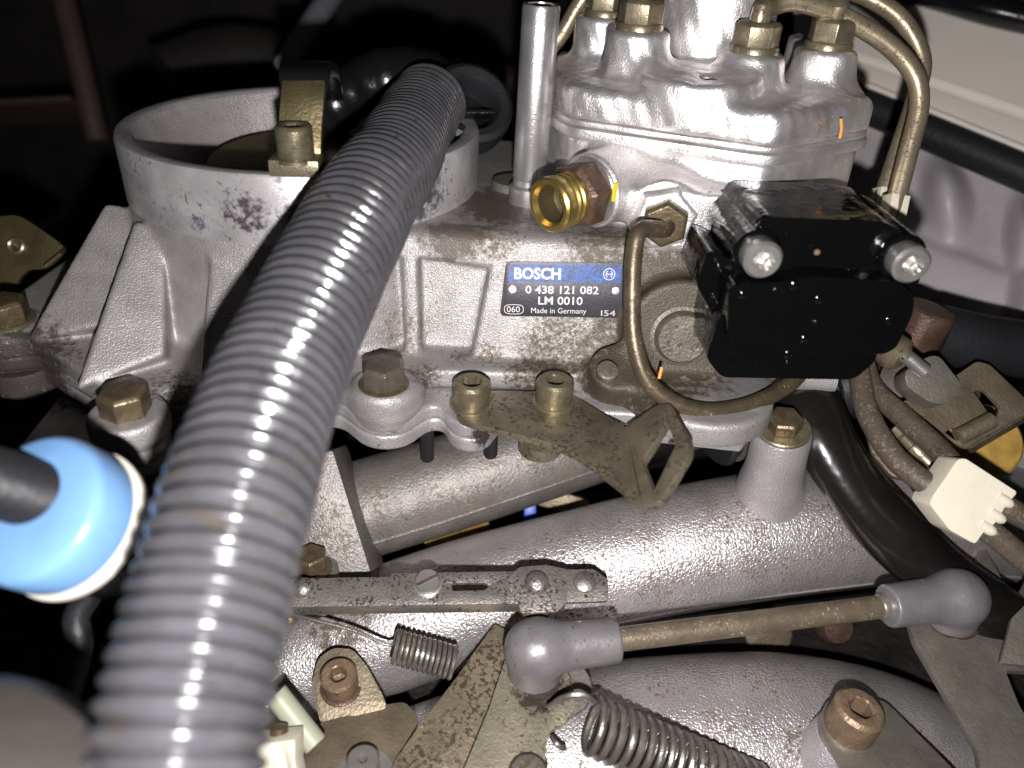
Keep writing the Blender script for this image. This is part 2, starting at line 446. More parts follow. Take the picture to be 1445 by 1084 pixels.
M['orange'] = mat('orange_straw', (.72, .33, .08), .5)
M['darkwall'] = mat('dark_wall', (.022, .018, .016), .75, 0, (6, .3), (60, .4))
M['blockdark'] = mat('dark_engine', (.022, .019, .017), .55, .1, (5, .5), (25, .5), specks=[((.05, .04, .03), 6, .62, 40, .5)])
M['brownbar'] = mat('brown_bar', (.065, .04, .032), .6, 0, (5, .2), (30, .2))
M['greybar'] = mat('grey_bar', (.34, .34, .38), .35, .2, (5, .1), (30, .15))
M['tagdark'] = mat('tag_anodised', (.034, .029, .038), .42, .25, (.9, .10), (6, .25))
M['tagblue'] = mat('tag_blue', (.006, .055, .24), .42, .05, (1.2, .08), (4, .6), specks=[((.012, .12, .42), 1.6, .56, 6, .45), ((.012, .013, .02), 1.3, .58, 5, .47)])
M['tagtext'] = mat('tag_lettering', (.44, .43, .43), .4, .3)
M['green'] = mat('pale_green_hose', (.36, .37, .27), .45)
M['olivedark'] = mat('dark_olive', (.15, .12, .06), .42, .7, (1, .3), (8, .2))
M['dome'] = mat('dull_grey_cover', (.028, .024, .021), .5, 0, (5, .1), (25, .15))

# ------------------------------------------------------------------ fasteners
def hexbolt(p, axis, af, h, mt, parent, rot=0.0, washer=None, wmat=None, name='bolt', bore=None):
    R = af / math.sqrt(3); c = af * .09
    prof = [(R, 0), (R, h - c), (R * .84, h)]
    m = lathe(p, axis, prof, 6, rot)
    o = obj(name, m, mt, parent, bevel=af * .025)
    if washer:
        obj('washer', lathe(np.asarray(p) - unit(axis) * washer[1], axis, [(washer[0], 0), (washer[0], washer[1] * .8), (washer[0] - .4, washer[1] * 1.05), (R * .5, washer[1] * 1.05)], 36), wmat or mt, o)
    return o

def capscrew(p, axis, r, h, mt, parent, sock=.5, kind='hex', washer=None, name='screw', rot=0.0, wmat=None):
    s = r * sock
    m = lathe(p, axis, [(r * .97, 0), (r, .5), (r, h - r * .16), (r * .86, h), (s * 1.08, h), (s, h - .5, kind), (s * .96, h - r * .85, kind), (s * .2, h - r * .95)], 48, rot)
    o = obj(name, m, mt, parent, ang=32)
    if washer: obj('washer', lathe(np.asarray(p) - unit(axis) * washer[1], axis, [(washer[0], 0), (washer[0], washer[1] * .8), (washer[0] - .3, washer[1] * 1.05), (r * .5, washer[1] * 1.05)], 36), wmat or mt, o)
    return o

ZU = A(0, 0, 1)
# ================================================================== setting
def grid_sheet(c00, c10, c11, c01, nu, nv, disp=None):
    m = MB(); V = []
    n = unit(np.cross(c10 - c00, c01 - c00))
    if n @ cF > 0: n = -n
    for j in range(nv + 1):
        for i in range(nu + 1):
            u, v = i / nu, j / nv
            p = (1 - u) * (1 - v) * c00 + u * (1 - v) * c10 + u * v * c11 + (1 - u) * v * c01
            if disp: p = p + n * disp(u, v)
            V.append(p)
    Fq = [(j * (nu + 1) + i, j * (nu + 1) + i + 1, (j + 1) * (nu + 1) + i + 1, (j + 1) * (nu + 1) + i) for j in range(nv) for i in range(nu)]
    return m.add(V, Fq)

def structure(name, m, mt, **k):
    o = obj(name, m, mt, None, **k); o['kind'] = 'structure'; return o

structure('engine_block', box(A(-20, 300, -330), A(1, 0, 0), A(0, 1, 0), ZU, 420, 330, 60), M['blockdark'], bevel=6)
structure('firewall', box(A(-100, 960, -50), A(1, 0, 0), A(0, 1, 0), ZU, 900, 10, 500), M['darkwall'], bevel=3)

# ================================================================== air meter housing
FZ = -138.0      # flange top
DZ = -96.0       # deck top
RC = A(-84, 300, 0)
BZ = -143.0      # top of the cable bracket's plate
b1 = PZ(665, 571, BZ); b2 = PZ(781, 568, BZ); bM = PZ(542, 549, FZ); bL = PZ(182, 592, -141); bL2 = PZ(12, 458, FZ)
UP = ([(-195, 252), (-172, 236), (-130, 206), (-62, 213), (-50, 216), (-30, 227), (30, 230), (50, 216), (80, 214), (108, 260), (108, 372), (-190, 372)],
      [(bM + A(0, 4, 0), 13.0), (bL, 11.5), (bL2, 12.5), (A(-72, 205, 0), 11.0)])
LO = ([(-195, 252), (-172, 236), (-130, 208), (-62, 216), (-54, 215), (-30, 217.5), (40, 218), (60, 216), (80, 214), (108, 260), (108, 372), (-190, 372)],
      [(bM + A(0, 4, 0), 12.8), (b1, 8.6), (b2, 9.2), (bL, 11.0), (bL2, 12.0), (A(-72, 205, 0), 11.0)])
def flange_field(f, spec, z0, z1, off=0.0):
    d = None
    P = [A(*p) for p in spec[0]]
    # signed distance to the (non-convex) outline
    x, y = f.X[:, :, 0], f.Y[:, :, 0]
    dist = np.full((f.X.shape[0], f.Y.shape[1]), 1e6, np.float32); ins = np.zeros(dist.shape, bool)
    for i in range(len(P)):
        a, b = P[i], P[(i + 1) % len(P)]; e = b - a
        t = np.clip(((x - a[0]) * e[0] + (y - a[1]) * e[1]) / (e @ e), 0, 1)
        dist = np.minimum(dist, (x - a[0] - t * e[0]) ** 2 + (y - a[1] - t * e[1]) ** 2)
        cr = ((a[1] > y) != (b[1] > y)) & (x < (b[0] - a[0]) * (y - a[1]) / (b[1] - a[1] + 1e-9) + a[0])
        ins ^= cr
    d = np.where(ins, -1, 1) * np.sqrt(dist)
    for p, r in spec[1]:
        d = smin(d, np.sqrt((x - p[0]) ** 2 + (y - p[1]) ** 2) - r, 7.5)
    d = (d - off)[:, :, None].astype(np.float32)
    return smax(d + 0 * f.Z, np.maximum(z0 - f.Z, f.Z - z1), 1.4)

f = Field((-204, 176, -153), (116, 384, -90), 1.0)
f.add(flange_field(f, UP, -145.2, FZ))
# conical skirt under the ring, deck block on the right
f.add(f.cyl((RC[0], RC[1], 0), ZU, 73, -145, DZ, 65.5, 1.0), 3)
blk = f.planes([(A(0, 0, DZ), ZU), (A(0, 0, -145), -ZU), (A(0, 248, DZ), A(0, -42, 11)), (A(-70, 0, 0), A(-1, 0, 0)), (A(104, 0, 0), A(1, 0, .12)), (A(0, 372, 0), A(0, 1, 0))], 4.5)
# shallow panels let into the front face
for q in ([(590, 352), (690, 367), (661, 510), (594, 508)], [(462, 352), (566, 350), (572, 508), (470, 505)]):
    P = [PY(x, y, 248 - 11 * (y - 345) / 170) for x, y in q]
    blk = smax(blk, -f.prism([p + A(0, -6, -1.5) for p in P], 10.5, A(0, -1, .25), 1.2), 1.6)
f.add(blk, 2.5)
# round boss for the hex plug on the right, ledge under the tag
pl = PY(958, 470, 236)
f.add(f.cyl(pl, A(0, -1, .2), 19, -12, 3.5, None, 1.5), 4)
f.add(f.cyl(PY(870, 520, 226), A(0, -.6, 1), 9, -16, 1.0, None, 1.5), 6)
f.add(f.cyl(PZ(990, 548, FZ), ZU, 24, -8, 1.0, None, 1.5), 5)
# bolt bosses
for p, r, h in ((bM + A(0, 1.5, 0), 10.5, 2.0), (bL, 10.5, 1.4), (bL2, 10.5, 1.0)):
    f.add(f.cyl(p, ZU, r, -12, h, None, 1.2), 3)
# stepped wedges flaring out to the left-hand corner
T3 = lambda *q: [PZ(x, y, z) for x, y, z in q]
wA = T3((148, 286, -99), (180, 290, -99), (215, 330, -107), (160, 456, -131), (34, 482, -137))
wB = T3((190, 312, -99), (226, 318, -99), (236, 430, -121), (233, 500, -132), (104, 550, -138))
wC = T3((298, 334, -99), (335, 336, -99), (430, 345, -100), (420, 540, -134), (276, 565, -138))
for w, dp in ((wA, 24), (wB, 26), (wC, 22)):
    n = np.linalg.svd(np.array(w) - np.mean(w, 0))[2][2]
    f.add(f.prism(w, dp, -cF, 1.8), 1.6)
# hollow under the ring
f.cut(f.cyl((RC[0], RC[1], 0), ZU, 40, -170, -60, 62))
T = thing('air_meter_housing', 'cast aluminium air meter housing with open intake ring and nameplate', 'engine housing')
obj('casting', f.mesh(), M['cast'], T)

for nm, z0, z1, of in (('flange', -151.3, -145.5, -.3), ('flange', -157.6, -151.6, -.9)):
    f = Field((-204, 176, -160), (116, 300, -143), .8)
    f.add(flange_field(f, LO, z0, z1, of))
    obj(nm, f.mesh(), M['lowcast'], T)

pr = [(64.4, -99), (66.4, -98), (66.4, -76.2), (65.8, -75.2), (65.2, -75), (61.2, -75), (60.4, -75.6), (59.6, -78), (43, -112), (41, -126), (0.01, -126)]
ringo = obj('intake_ring', lathe(A(RC[0], RC[1], 0), ZU, pr[:8], 128, cap=False), M['ring'], T, ang=40)
obj('funnel', lathe(A(RC[0], RC[1], 0), ZU, [(59.9, -76.5)] + pr[8:], 96, cap=False), M['funnel'], T, ang=40)
# sensor plate (tilted disc) with centre bolt
pc = A(-86, 303, -93); pn = unit(A(.05, -.10, 1))
sp = obj('sensor_plate', lathe(pc, pn, [(37, -1), (37.5, 0), (37, 1), (9, 1), (8.5, 2.2), (.01, 2.2)], 72), M['olivedark'], T)
hexbolt(pc + pn * 2, pn, 10, 5, M['gold'], sp)

hexbolt(bM + ZU * 2.6, ZU, 13, 7.2, M['boltgrey'], T, rot=.25, washer=(8.3, 1.0), wmat=M['boltbrown'])
hexbolt(bL + ZU * 2.6, ZU, 13, 8.2, M['boltbrown'], T, rot=.1, washer=(8.6, 1.0))
hexbolt(bL2 + ZU * 2.2, ZU, 14, 8, M['boltbrown'], T, rot=.35, washer=(9.3, 1.6), wmat=M['gold'])
pn2 = unit(A(0, -1, .2))
plug = obj('plug', lathe(pl + pn2 * 3.2, pn2, [(10.5, 0), (10.5, .8), (9.2, 1.2), (8.6, 3.6), (8.0, 4.2), (.01, 4.2)], 40), M['dirtysteel'], T)
for dx, dz in ((4.4, 3.6), (4.6, -2.6)):
    q = pl + pn2 * 7.4 + A(dx, 0, dz)
    obj('pin', lathe(q - pn2 * .5, pn2, [(1.7, 0), (1.7, .9), (1.3, 1.2), (.01, .7)], 20), M['dirtysteel'], plug)
for (x, y) in ((857, 524),):
    obj('dowel', lathe(PY(x, y, 221.5), unit(A(0, -.6, 1)), [(3.6, -2), (3.6, 1.0), (3.0, 1.5), (.01, 1.5)], 24), M['dirtysteel'], T)

# nameplate -------------------------------------------------------
def facept(x, y, out=0.0):
    # the label panel plane: through (0,248,-96) with normal (0,-42,11)
    n = unit(A(0, -42, 11)); v = ray(x, y); t = (A(0, 248, DZ) @ n + out) / (v @ n); return v * t
cor = [facept(*p, .45) for p in ((714, 369), (885, 371), (878, 449), (705, 446))]
tag = obj('nameplate', plate(rounded(cor, 2.0), .7, nrm=A(0, -1, .2)), M['tagdark'], T, bevel=.12)
def tagp(u, v, out):
    return (1 - u) * (1 - v) * cor[0] + u * (1 - v) * cor[1] + u * v * cor[2] + (1 - u) * v * cor[3] + unit(A(0, -42, 11)) * out
bl = [tagp(u, v, .12) for u, v in ((.045, .05), (.955, .05), (.96, .36), (.035, .36))]
obj('blue_band', plate(bl, .12, nrm=A(0, -1, .2)), M['tagblue'], tag)
exu = unit(cor[1] - cor[0]); eyu = unit((cor[0] - cor[3]) - exu * ((cor[0] - cor[3]) @ exu)); enu = np.cross(exu, eyu)
TW, TH = np.linalg.norm(cor[1] - cor[0]), np.linalg.norm(cor[3] - cor[0])
def text_mesh(s, size, width, bold=0.0):
    cu = bpy.data.curves.new('t', 'FONT'); cu.body = s; cu.size = 1.0; cu.offset = bold; cu.resolution_u = 3
    o = bpy.data.objects.new('t', cu); COL.objects.link(o)
    dg = bpy.context.evaluated_depsgraph_get(); me = bpy.data.meshes.new_from_object(o.evaluated_get(dg))
    V = np.array([v.co for v in me.vertices]); Fq = [tuple(p.vertices) for p in me.polygons]
    bpy.data.objects.remove(o); bpy.data.curves.remove(cu); bpy.data.meshes.remove(me)
    V[:, 0] -= V[:, 0].min(); V[:, 1] -= V[:, 1].min()
    V[:, 0] *= width / V[:, 0].max(); V[:, 1] *= size / V[:, 1].max()
    return V, Fq
def lettering(s, u0, u1, v0, v1, bold=0.0, mt='tagtext', z=.16):
    V, Fq = text_mesh(s, (v1 - v0) * TH, (u1 - u0) * TW, bold)
    o0 = tagp(u0, v1, z); m = MB().add([o0 + exu * v[0] + eyu * v[1] for v in V], Fq)
    obj('lettering', m, M[mt], tag, flat=True)
lettering('BOSCH', .085, .47, .105, .315, .028, z=.30)
lettering('0 438 121 082', .19, .80, .43, .575, .012)
lettering('LM 0010', .305, .675, .625, .775, .012)
lettering('Made in Germany', .255, .72, .835, .965, .0)
lettering('060', .055, .165, .815, .925, .0)
lettering('I54', .825, .945, .86, .965, .0)
def flat_ring(c, rx, ry, w, z, n=48, a0=0, a1=2 * math.pi, power=2.0):
    m = MB(); V = []; full = abs(a1 - a0 - 2 * math.pi) < 1e-6
    for i in range(n + (0 if full else 1)):
        t = a0 + (a1 - a0) * i / n
        cx, cy = math.cos(t), math.sin(t)
        k = (abs(cx) ** power + abs(cy) ** power) ** (-1 / power)
        for q in (0, w): V.append(c + exu * cx * k * (rx - q) + eyu * cy * k * (ry - q) + enu * z)
    N_ = len(V) // 2
    return m.add(V, [(2 * i, 2 * ((i + 1) % N_), 2 * ((i + 1) % N_) + 1, 2 * i + 1) for i in range(N_ if full else N_ - 1)])
obj('emblem_border', flat_ring(tagp(.11, .87, 0), 3.4, 1.75, .22, .16, power=3.2), M['tagtext'], tag)
ec = tagp(.86, .205, 0); em = flat_ring(ec, 2.05, 2.05, .26, .30)
for sx in (-1, 1):
    for a in (0,):
        V = []
        for i in range(9):
            t = math.radians(-52 + 104 * i / 8)
            for q in (1.55, 1.28): V.append(ec + exu * sx * (q * math.cos(t) - .35) + eyu * q * .95 * math.sin(t) + enu * .30)
        em.add(V, [(2 * i, 2 * i + 2, 2 * i + 3, 2 * i + 1) for i in range(8)])
em.add([ec + exu * a_ + eyu * b_ + enu * .31 for a_, b_ in ((-.95, -.16), (.95, -.16), (.95, .16), (-.95, .16))], [(0, 1, 2, 3)])
obj('emblem', em, M['tagtext'], tag, flat=True)
for u in (.08, .925):
    obj('rivet', lathe(tagp(u, .50, 0), enu, [(1.6, -.3), (1.6, .5), (1.3, .85), (.01, 1.0)], 24), M['tube'], tag)

# strap over the ring with its cap screw -------------------------
T = thing('ring_strap', 'gold zinc strap arching over the intake ring with cap screw foot', 'strap')
def strap(path, side, w, th, m=None):
    m = m or MB(); path = np.array(path, float); Tn = np.gradient(path, axis=0); rings = []
    for p, t in zip(path, Tn):
        n = unit(np.cross(unit(t), side))
        rings.append([p + side * w + n * th, p - side * w + n * th, p - side * w - n * th, p + side * w - n * th])
    return m.loft(rings)
sd = unit(A(1, .12, 0))
arch = spline([PY(424, 243, 242), PY(424, 215, 243), PY(425, 180, 246), PY(428, 140, 250), PY(430, 118, 254)], 6)
obj('arm', strap(arch, sd, 6.6, 2.0), M['olivedark'], T, bevel=.5)
top = spline([PY(430, 121, 253.4), PY(431, 107, 257), PY(434, 98, 268), PY(446, 100, 290), PY(455, 120, 318), PY(462, 160, 345)], 6)
obj('rubber_cover', strap(top, sd, 7.6, 2.6), M['rubber'], T, bevel=.9)
obj('foot', box(A(-70.3, 238, -72.6), unit(A(1, .06, 0)), unit(A(-.06, 1, 0)), ZU, 7.6, 5.0, 2.6), M['gold'], T, bevel=.7)
capscrew(A(-70.2, 238, -70), ZU, 5.6, 9.5, M['gold'], T, .5, 'hex', washer=(6.6, 1.2))

# oily black folded pipe and rubber cuff behind the hose
pts = spline([D(455, 165, 330), D(490, 135, 325), D(545, 112, 322), D(590, 108, 325), D(622, 130, 330), D(640, 165, 335)], 10)
pp, s_ = resample(pts, 1.6)
single('rubber_pipe', tube(pp, [11.5 + .6 * math.sin(s * .25) + .3 * math.sin(s * .8) for s in s_], 28), M['rubber'], 'shiny black crumpled rubber pipe behind the intake ring', 'rubber pipe')
T = thing('rubber_cuff', 'round black rubber cuff behind the end of the grey ribbed hose', 'rubber cuff')
cc = D(664, 150, 305); ca = unit(-cF + .35 * cR + .2 * cU)
cu_ = [(16.8, -8), (17.2, 0), (16.6, 3.0), (14.5, 4.4), (11.5, 3.6), (9.8, 1.0), (9.6, -9), (9.2, -10)]
obj('collar', lathe(cc, ca, cu_, 56, cap=False), M['rubberdull'], T)
obj('inner_wall', lathe(cc - ca * 8.5, ca, [(9.9, -1), (9.9, 0), (5, .6), (.01, .6)], 40), M['rubber'], T)
x_, y_, a_ = frame(ca)
obj('web', box(cc - ca * 2.2 - cU * 2.0, cR, cU, ca, 9.6, .8, 2.4), M['rubber'], T, bevel=.4)

# ================================================================== ribbed hose
HS = 1.0
pts = spline([D(x, y, d * HS) for x, y, d in ((220, 1230, 122), (243, 1100, 128), (262, 1000, 133), (298, 850, 143), (337, 700, 155), (402, 516, 181), (509, 300, 224), (554, 232, 252), (586, 174, 288), (606, 144, 304))], 24)
pp, s_ = resample(pts, .30)
pit = 3.85
rr = []
for s in s_:
    ph = (s / pit) % 1.0
    w = .5 + .5 * math.cos(2 * math.pi * ph); w = w ** .6
    rr.append(13.2 + 1.8 * w + .12 * math.sin(s * .21) + .10 * math.sin(s * .083 + 1))
single('ribbed_hose', tube(pp, rr, 72), M['hose'], 'grey ribbed plastic hose crossing in front of the housing', 'hose')

# ================================================================== fuel distributor
T = thing('fuel_distributor', 'bright aluminium fuel distributor with pipe bosses and seamed cover', 'fuel distributor')
bandp = [(78, 246), (14, 271.5), (4, 300), (10, 346), (45, 368), (95, 366), (126, 330), (120, 276)]
cen = A(66, 308)
def inset(P, k):
    out = []
    for p in P:
        v = A(*p) - cen; out.append(tuple(cen + v * (1 - k / np.linalg.norm(v))))
    return out
f = Field((-4, 232, -99), (134, 374, -64), .8)
f.add(f.poly(inset(bandp, 3.0), -97.2, -68.4, 2.4))
fitA = unit(A(-.70, -.71, -.04)); pA = PY(838, 268, 256)
f.add(f.cyl(pA, fitA, 12.5, -20, 2.5, None, 1.2), 5)
pB = PY(938, 308, 246); fitB = unit(A(-.12, -.99, -.05))
f.add(f.cyl(pB, fitB, 12.5, -22, -1, None, 1.5), 6)
f.add(f.poly([(50, 244), (110, 242), (112, 262), (48, 262)], -97, -77, 2.0), 4)
obj('body', f.mesh(), M['bright'], T)
m = MB()
for (z0, z1, k) in ((-68.2, -65.0, .2), (-64.3, -62.6, .9)):
    P = rounded([A(*p, 0) for p in inset(bandp, k)], 6, 6)
    m = MB(); m.loft([[p + A(0, 0, z) for p in P] for z in (z0, z1)])
    obj('seam_band', m, M['bright'], T, bevel=.5)

f = Field((-2, 236, -63), (132, 376, -14), .8)
zc = -62.2
f.add(f.poly(inset(bandp, 1.5), zc - 3, -51.5, 2.4, 5.0))
# central pillar and the perimeter bosses
f.add(f.cyl((68, 318, 0), ZU, 24, -60, -22, 21.5, 3.0), 6)
f.add(f.cyl((57, 275.5, 0), ZU, 20.6, -62, -46.3, 20.0, 2.2), 2.6)
f.add(f.cyl((57, 300, 0), ZU, 30, -62, -46.3, 28, 2.2), 3)
BO = [(PZ(902, 42, -36), -36), (PZ(1064, 74, -40.5), -40.5), (PZ(1168, 68, -39), -39), (PZ(853, 22, -36), -36)]
for k, (p, zt) in enumerate(BO):
    f.add(f.cyl((p[0], p[1], 0), ZU, 12.4, -62, zt, 10.6, 1.8), 6)
for p in ((110, 330), (92, 350), (35, 345)):
    f.add(f.cyl((p[0], p[1], 0), ZU, 10, -62, -40, 9, 1.4), 5)
f.cut(f.cyl((58, 268, 0), ZU, 2.6, -54, -40), .8)
f.F = f.F + .38 * np.sin(f.X * .31 + .6) * np.sin(f.Y * .27 + 1) * np.cos(f.Z * .33) + .18 * np.sin(f.X * .83 + f.Z * .5) * np.sin(f.Y * .71)
f.F = np.maximum(f.F, zc - f.Z)
obj('cover', f.mesh(), M['bright'], T)
for k, (p, zt) in enumerate(BO):
    c = A(p[0], p[1], zt)
    hexbolt(c + ZU * 2.2, ZU, 13.6, 7.6, M['nut'], T, rot=(.2, .45, .95, .3)[k], washer=(8.2, 2.2), name='union_nut')
# inlet union on the left, open towards the viewer
pa = pA + fitA * 2.4
un = hexbolt(pa + fitA * 1.0, fitA, 19.5, 8.5, M['rust'], T, rot=.3, washer=(11.6, 1.8), wmat=M['steel'], name='inlet_union')
prof = [(8.6, 8.4), (8.6, 11.2), (8.0, 11.7), (8.0, 12.1), (8.7, 12.6), (8.7, 13.6), (8.0, 14.1), (8.0, 14.5), (8.7, 15.0), (8.7, 16.2), (8.9, 17.0), (8.9, 19.2), (8.2, 19.9), (6.9, 19.9), (6.0, 18.0)]
bore = [(6.02, 18.2), (5.8, 11), (3, 9.4), (.01, 9.2)]
obj('threaded_end', lathe(pa, fitA, prof, 56, cap=False), M['brass'], un)
obj('bore', lathe(pa, fitA, bore, 48, cap=False), M['olivedark'], un)
obj('check_ball', lathe(pa + fitA * 9, fitA, [(3.4, 0), (3.3, 1.5), (2.4, 3), (1.0, 3.9), (.01, 4.1)], 28), M['gold'], un)
x_, y_, _ = frame(fitA)
obj('paint_mark', box(pa + fitA * .4 + x_ * 11.2 + y_ * 3, y_, fitA, x_, 3.0, .9, .4), M['yellowpaint'], un)
# hex boss with the dark plug the return line leaves from
hb = hexbolt(pB - fitB * 1.0, fitB, 20.0, 3.2, M['bright'], T, rot=.25, name='hex_boss')
obj('plug', lathe(pB + fitB * 2.2, fitB, [(7.9, 0), (7.9, 3.6), (6.8, 4.6), (4.4, 4.6)], 6, .5), M['boltbrown'], hb, bevel=.3)
# little orange straw stuck to the cover's right face
q0, q1 = PY(1187, 168, 261), PY(1185, 196, 258)
single('straw_fragment', tube([q0, (q0 + q1) / 2 + A(.3, -.2, 0), q1], .55, 8), M['orange'], 'thin orange straw sliver stuck on the bright cover corner', 'debris')
q0, q1 = PY(934, 518, 213), PY(930, 534, 212)
single('straw_fragment', tube([q0, q1], .55, 8), M['orange'], 'thin orange straw sliver beside the curved dark pipe', 'debris')

# ================================================================== steel fuel lines
T = thing('fuel_line', 'brass coloured fuel line bending in front of its twin into an ivory sleeve', 'fuel line', 'fuel lines looping off the distributor')
c = A(*BO[1][0][:2], BO[1][1])
pts = spline([c + ZU * 7, c + ZU * 13, D(1090, 8, 262), D(1125, 2, 262), D(1185, 22, 264), D(1252, 62, 266), D(1290, 105, 268), D(1297, 150, 270), D(1283, 210, 273), D(1264, 285, 276), D(1250, 350, 278)], 10)
obj('pipe', tube(resample(pts, 2)[0], 3.35, 20), M['line'], T)
q = D(1264, 282, 276); ax = unit(D(1250, 350, 278) - q)
obj('sleeve', lathe(q - ax * 1.5, ax, [(4.7, 0), (4.7, 15), (4.2, 15.3)], 4, .5), M['white'], T, bevel=.8)
T = thing('fuel_line', 'brass coloured fuel line looping behind its twin to a half hidden ivory sleeve', 'fuel line', 'fuel lines looping off the distributor')
c = A(*BO[2][0][:2], BO[2][1])
pts = spline([c + ZU * 7, c + ZU * 14, D(1185, -14, 288), D(1225, -4, 287), D(1272, 28, 285), D(1300, 80, 286), D(1294, 130, 288), D(1272, 200, 290), D(1247, 275, 292), D(1235, 340, 294)], 10)
obj('pipe', tube(resample(pts, 2)[0], 3.35, 20), M['line'], T)
q = D(1248, 272, 292); ax = unit(D(1235, 340, 294) - q)
obj('sleeve', lathe(q - ax * 1.5, ax, [(4.7, 0), (4.7, 15), (4.2, 15.3)], 4, .5), M['white'], T, bevel=.8)
c = A(*BO[0][0][:2], BO[0][1])
single('fuel_line', tube(resample(spline([c + ZU * 7, c + ZU * 16, c + A(-4, 8, 28), c + A(-12, 30, 36)], 8), 2)[0], 3.1, 18), M['line'], 'brass coloured fuel line rising from the left-hand front union nut', 'fuel line', 'fuel lines looping off the distributor')
c = A(*BO[3][0][:2], BO[3][1])
single('fuel_line', tube(resample(spline([c + ZU * 7, c + ZU * 12, D(835, -14, 300), D(815, 10, 304), D(795, 45, 308), D(775, 70, 312), D(755, 85, 316)], 8), 2)[0], 3.1, 18), M['line'], 'brass coloured fuel line curving behind the aluminium tube', 'fuel line', 'fuel lines looping off the distributor')
q = pB + fitB * 4
pts = spline([q, q + fitB * 5, D(905, 325, 240), D(895, 355, 240), D(892, 420, 242), D(895, 480, 244), D(912, 535, 246), D(950, 568, 248), D(1000, 580, 250), D(1060, 570, 254), D(1110, 545, 260), D(1140, 515, 268)], 10)
single('return_line', tube(resample(pts, 1.6)[0], 2.75, 20), M['line_dark'], 'dark brass return pipe curling down past the nameplate under the black actuator', 'fuel line')

# ================================================================== aluminium tube left of the distributor
T = thing('aluminium_tube', 'upright hollow aluminium tube standing beside the fuel distributor', 'tube')
tb = A(2.3, 284, -97)
obj('tube', lathe(tb, unit(A(.012, -.03, 1)), [(5.8, 10), (6.2, 11.5), (6.3, 67.5), (5.9, 68.5), (4.6, 68.5), (4.4, 60), (.01, 58)], 48), M['tube'], T)
obj('foot', lathe(tb, ZU, [(7.0, 0), (7.4, 1), (7.2, 7), (5.9, 8), (5.9, 10.5), (6.4, 11)], 40), M['tube'], T)
x0 = tb + A(-6.9, -1, 25)
obj('seam', tube([tb + A(2.2, -5.9, 12), tb + A(2.9, -7.7, 67)], .35, 6), M['steel'], T)
single('mounting_lug', lathe(PZ(725, 268, -97), ZU, [(9, 0), (9, 3), (8.2, 4), (3, 4)], 28), M['greysteel'], 'low round lug at the foot of the aluminium tube', 'lug')

# ================================================================== black actuator
T = thing('pressure_actuator', 'oily black plastic pressure actuator with two torx screws', 'actuator')
ex = unit(A(1, .06, 0)); ey = unit(A(-.06, 1, 0))     # ey points into the engine
sL = PZ(1072, 361, -83.5); sR = PY(1279, 368, sL[1] + 2.5)
O = sL
def EP(x, y, z): return O + ex * x + ey * y + ZU * z
def front(x, y, dep):       # point of the actuator's front at a given set-back, read off the front plane
    n = ey; v = ray(x, y); return v * ((O @ n + dep) / (v @ n))
def slab(px, dep, thick, name, bev=1.2, rnd=3.0, mt='blackgloss', parent=None):
    P = rounded([front(x, y, dep) for x, y in px], rnd, 4)
    return obj(name, plate(P, thick, nrm=-ey), M[mt], parent or T, bevel=bev, seg=3)
slab([(1072, 306), (1250, 312), (1296, 345), (1300, 395), (1285, 415), (1040, 410), (1035, 372), (1052, 345)], 4.0, 34, 'housing', 2.4, 4)
slab([(1028, 402), (1110, 398), (1140, 390), (1270, 398), (1291, 418), (1288, 445), (1264, 492), (1248, 500), (1100, 499), (1094, 486), (1026, 484)], -3.5, 24, 'cover', 2.2, 3)
slab([(1018, 440), (1150, 450), (1240, 480), (1236, 510), (1205, 536), (1018, 533), (996, 505)], 1.5, 24, 'connector_housing', 1.8, 2.5)
slab([(1000, 352), (1045, 372), (1046, 440), (1025, 500), (1000, 505), (1004, 440), (982, 402)], 8, 22, 'end_flange', 1.0, 2.0)
ctr = [front(1160, 350, 0)]
for s, nm in ((sL, 'left'), (sR, 'right')):
    lug = obj('screw_lug', lathe(s + ey * 5.0, -ey, [(7.0, -34), (7.0, 2.2), (6.2, 3.2), (5.2, 3.2)], 40), M['blackgloss'], T)
    capscrew(s + ey * 2.2, -ey, 5.6, 6.2, M['steel'], T, .52, 'torx', washer=(6.2, 1.2))
for (x, y) in ((1154, 356), (1200, 383), (1120, 402), (1155, 422), (1135, 478), (1112, 500), (1255, 452), (1048, 415)):
    p = front(x, y, -3.5 if y > 400 else 4.0)
    obj('moulded_stud', lathe(p + ey * .6, -ey, [(1.5, 0), (1.4, .9), (.8, 1.3), (.01, 1.45)], 16), M['blackgloss'], T)
for k, x in enumerate((1176, 1188, 1200, 1213, 1226, 1240, 1250)):
    p = front(x, 436 + (k % 2) * 2, -3.5)
    obj('moulded_mark', box(p, unit(ex + (.3 if k % 3 else -.2) * ZU), ZU, ey, .45, 2.4, .5), M['blackgloss'], T, bevel=.2)
obj('raised_lip', tube(resample(spline([front(1040, 407, 1.5), front(1105, 400, 1.5), front(1140, 391, 1.5), front(1210, 394, 1.5), front(1272, 400, 1.5)], 6), 1)[0], 1.6, 12), M['blackgloss'], T)
pm = front(1153, 356, 2.4); obj('amber_dot', lathe(pm, -ey, [(1.0, 0), (.8, .5), (.01, .7)], 14), M['cap_tan'], T)
mb = MB()
random.seed(3)
for i in range(9):
    x, y = random.uniform(1060, 1275), random.choice([random.uniform(320, 392), random.uniform(405, 490), random.uniform(490, 525)])
    p = front(x, y, 4.0 if y < 396 else (-3.5 if y < 484 else 1.5)); r = random.choice((.25, .35, .35, .5, .8))
    lathe(p + ey * .2, -ey, [(r, 0), (r * .85, r * .7), (r * .4, r), (.01, r * 1.05)], 10, m=mb)
obj('oil_drops', mb, M['blackgloss'], T, kind='stuff')
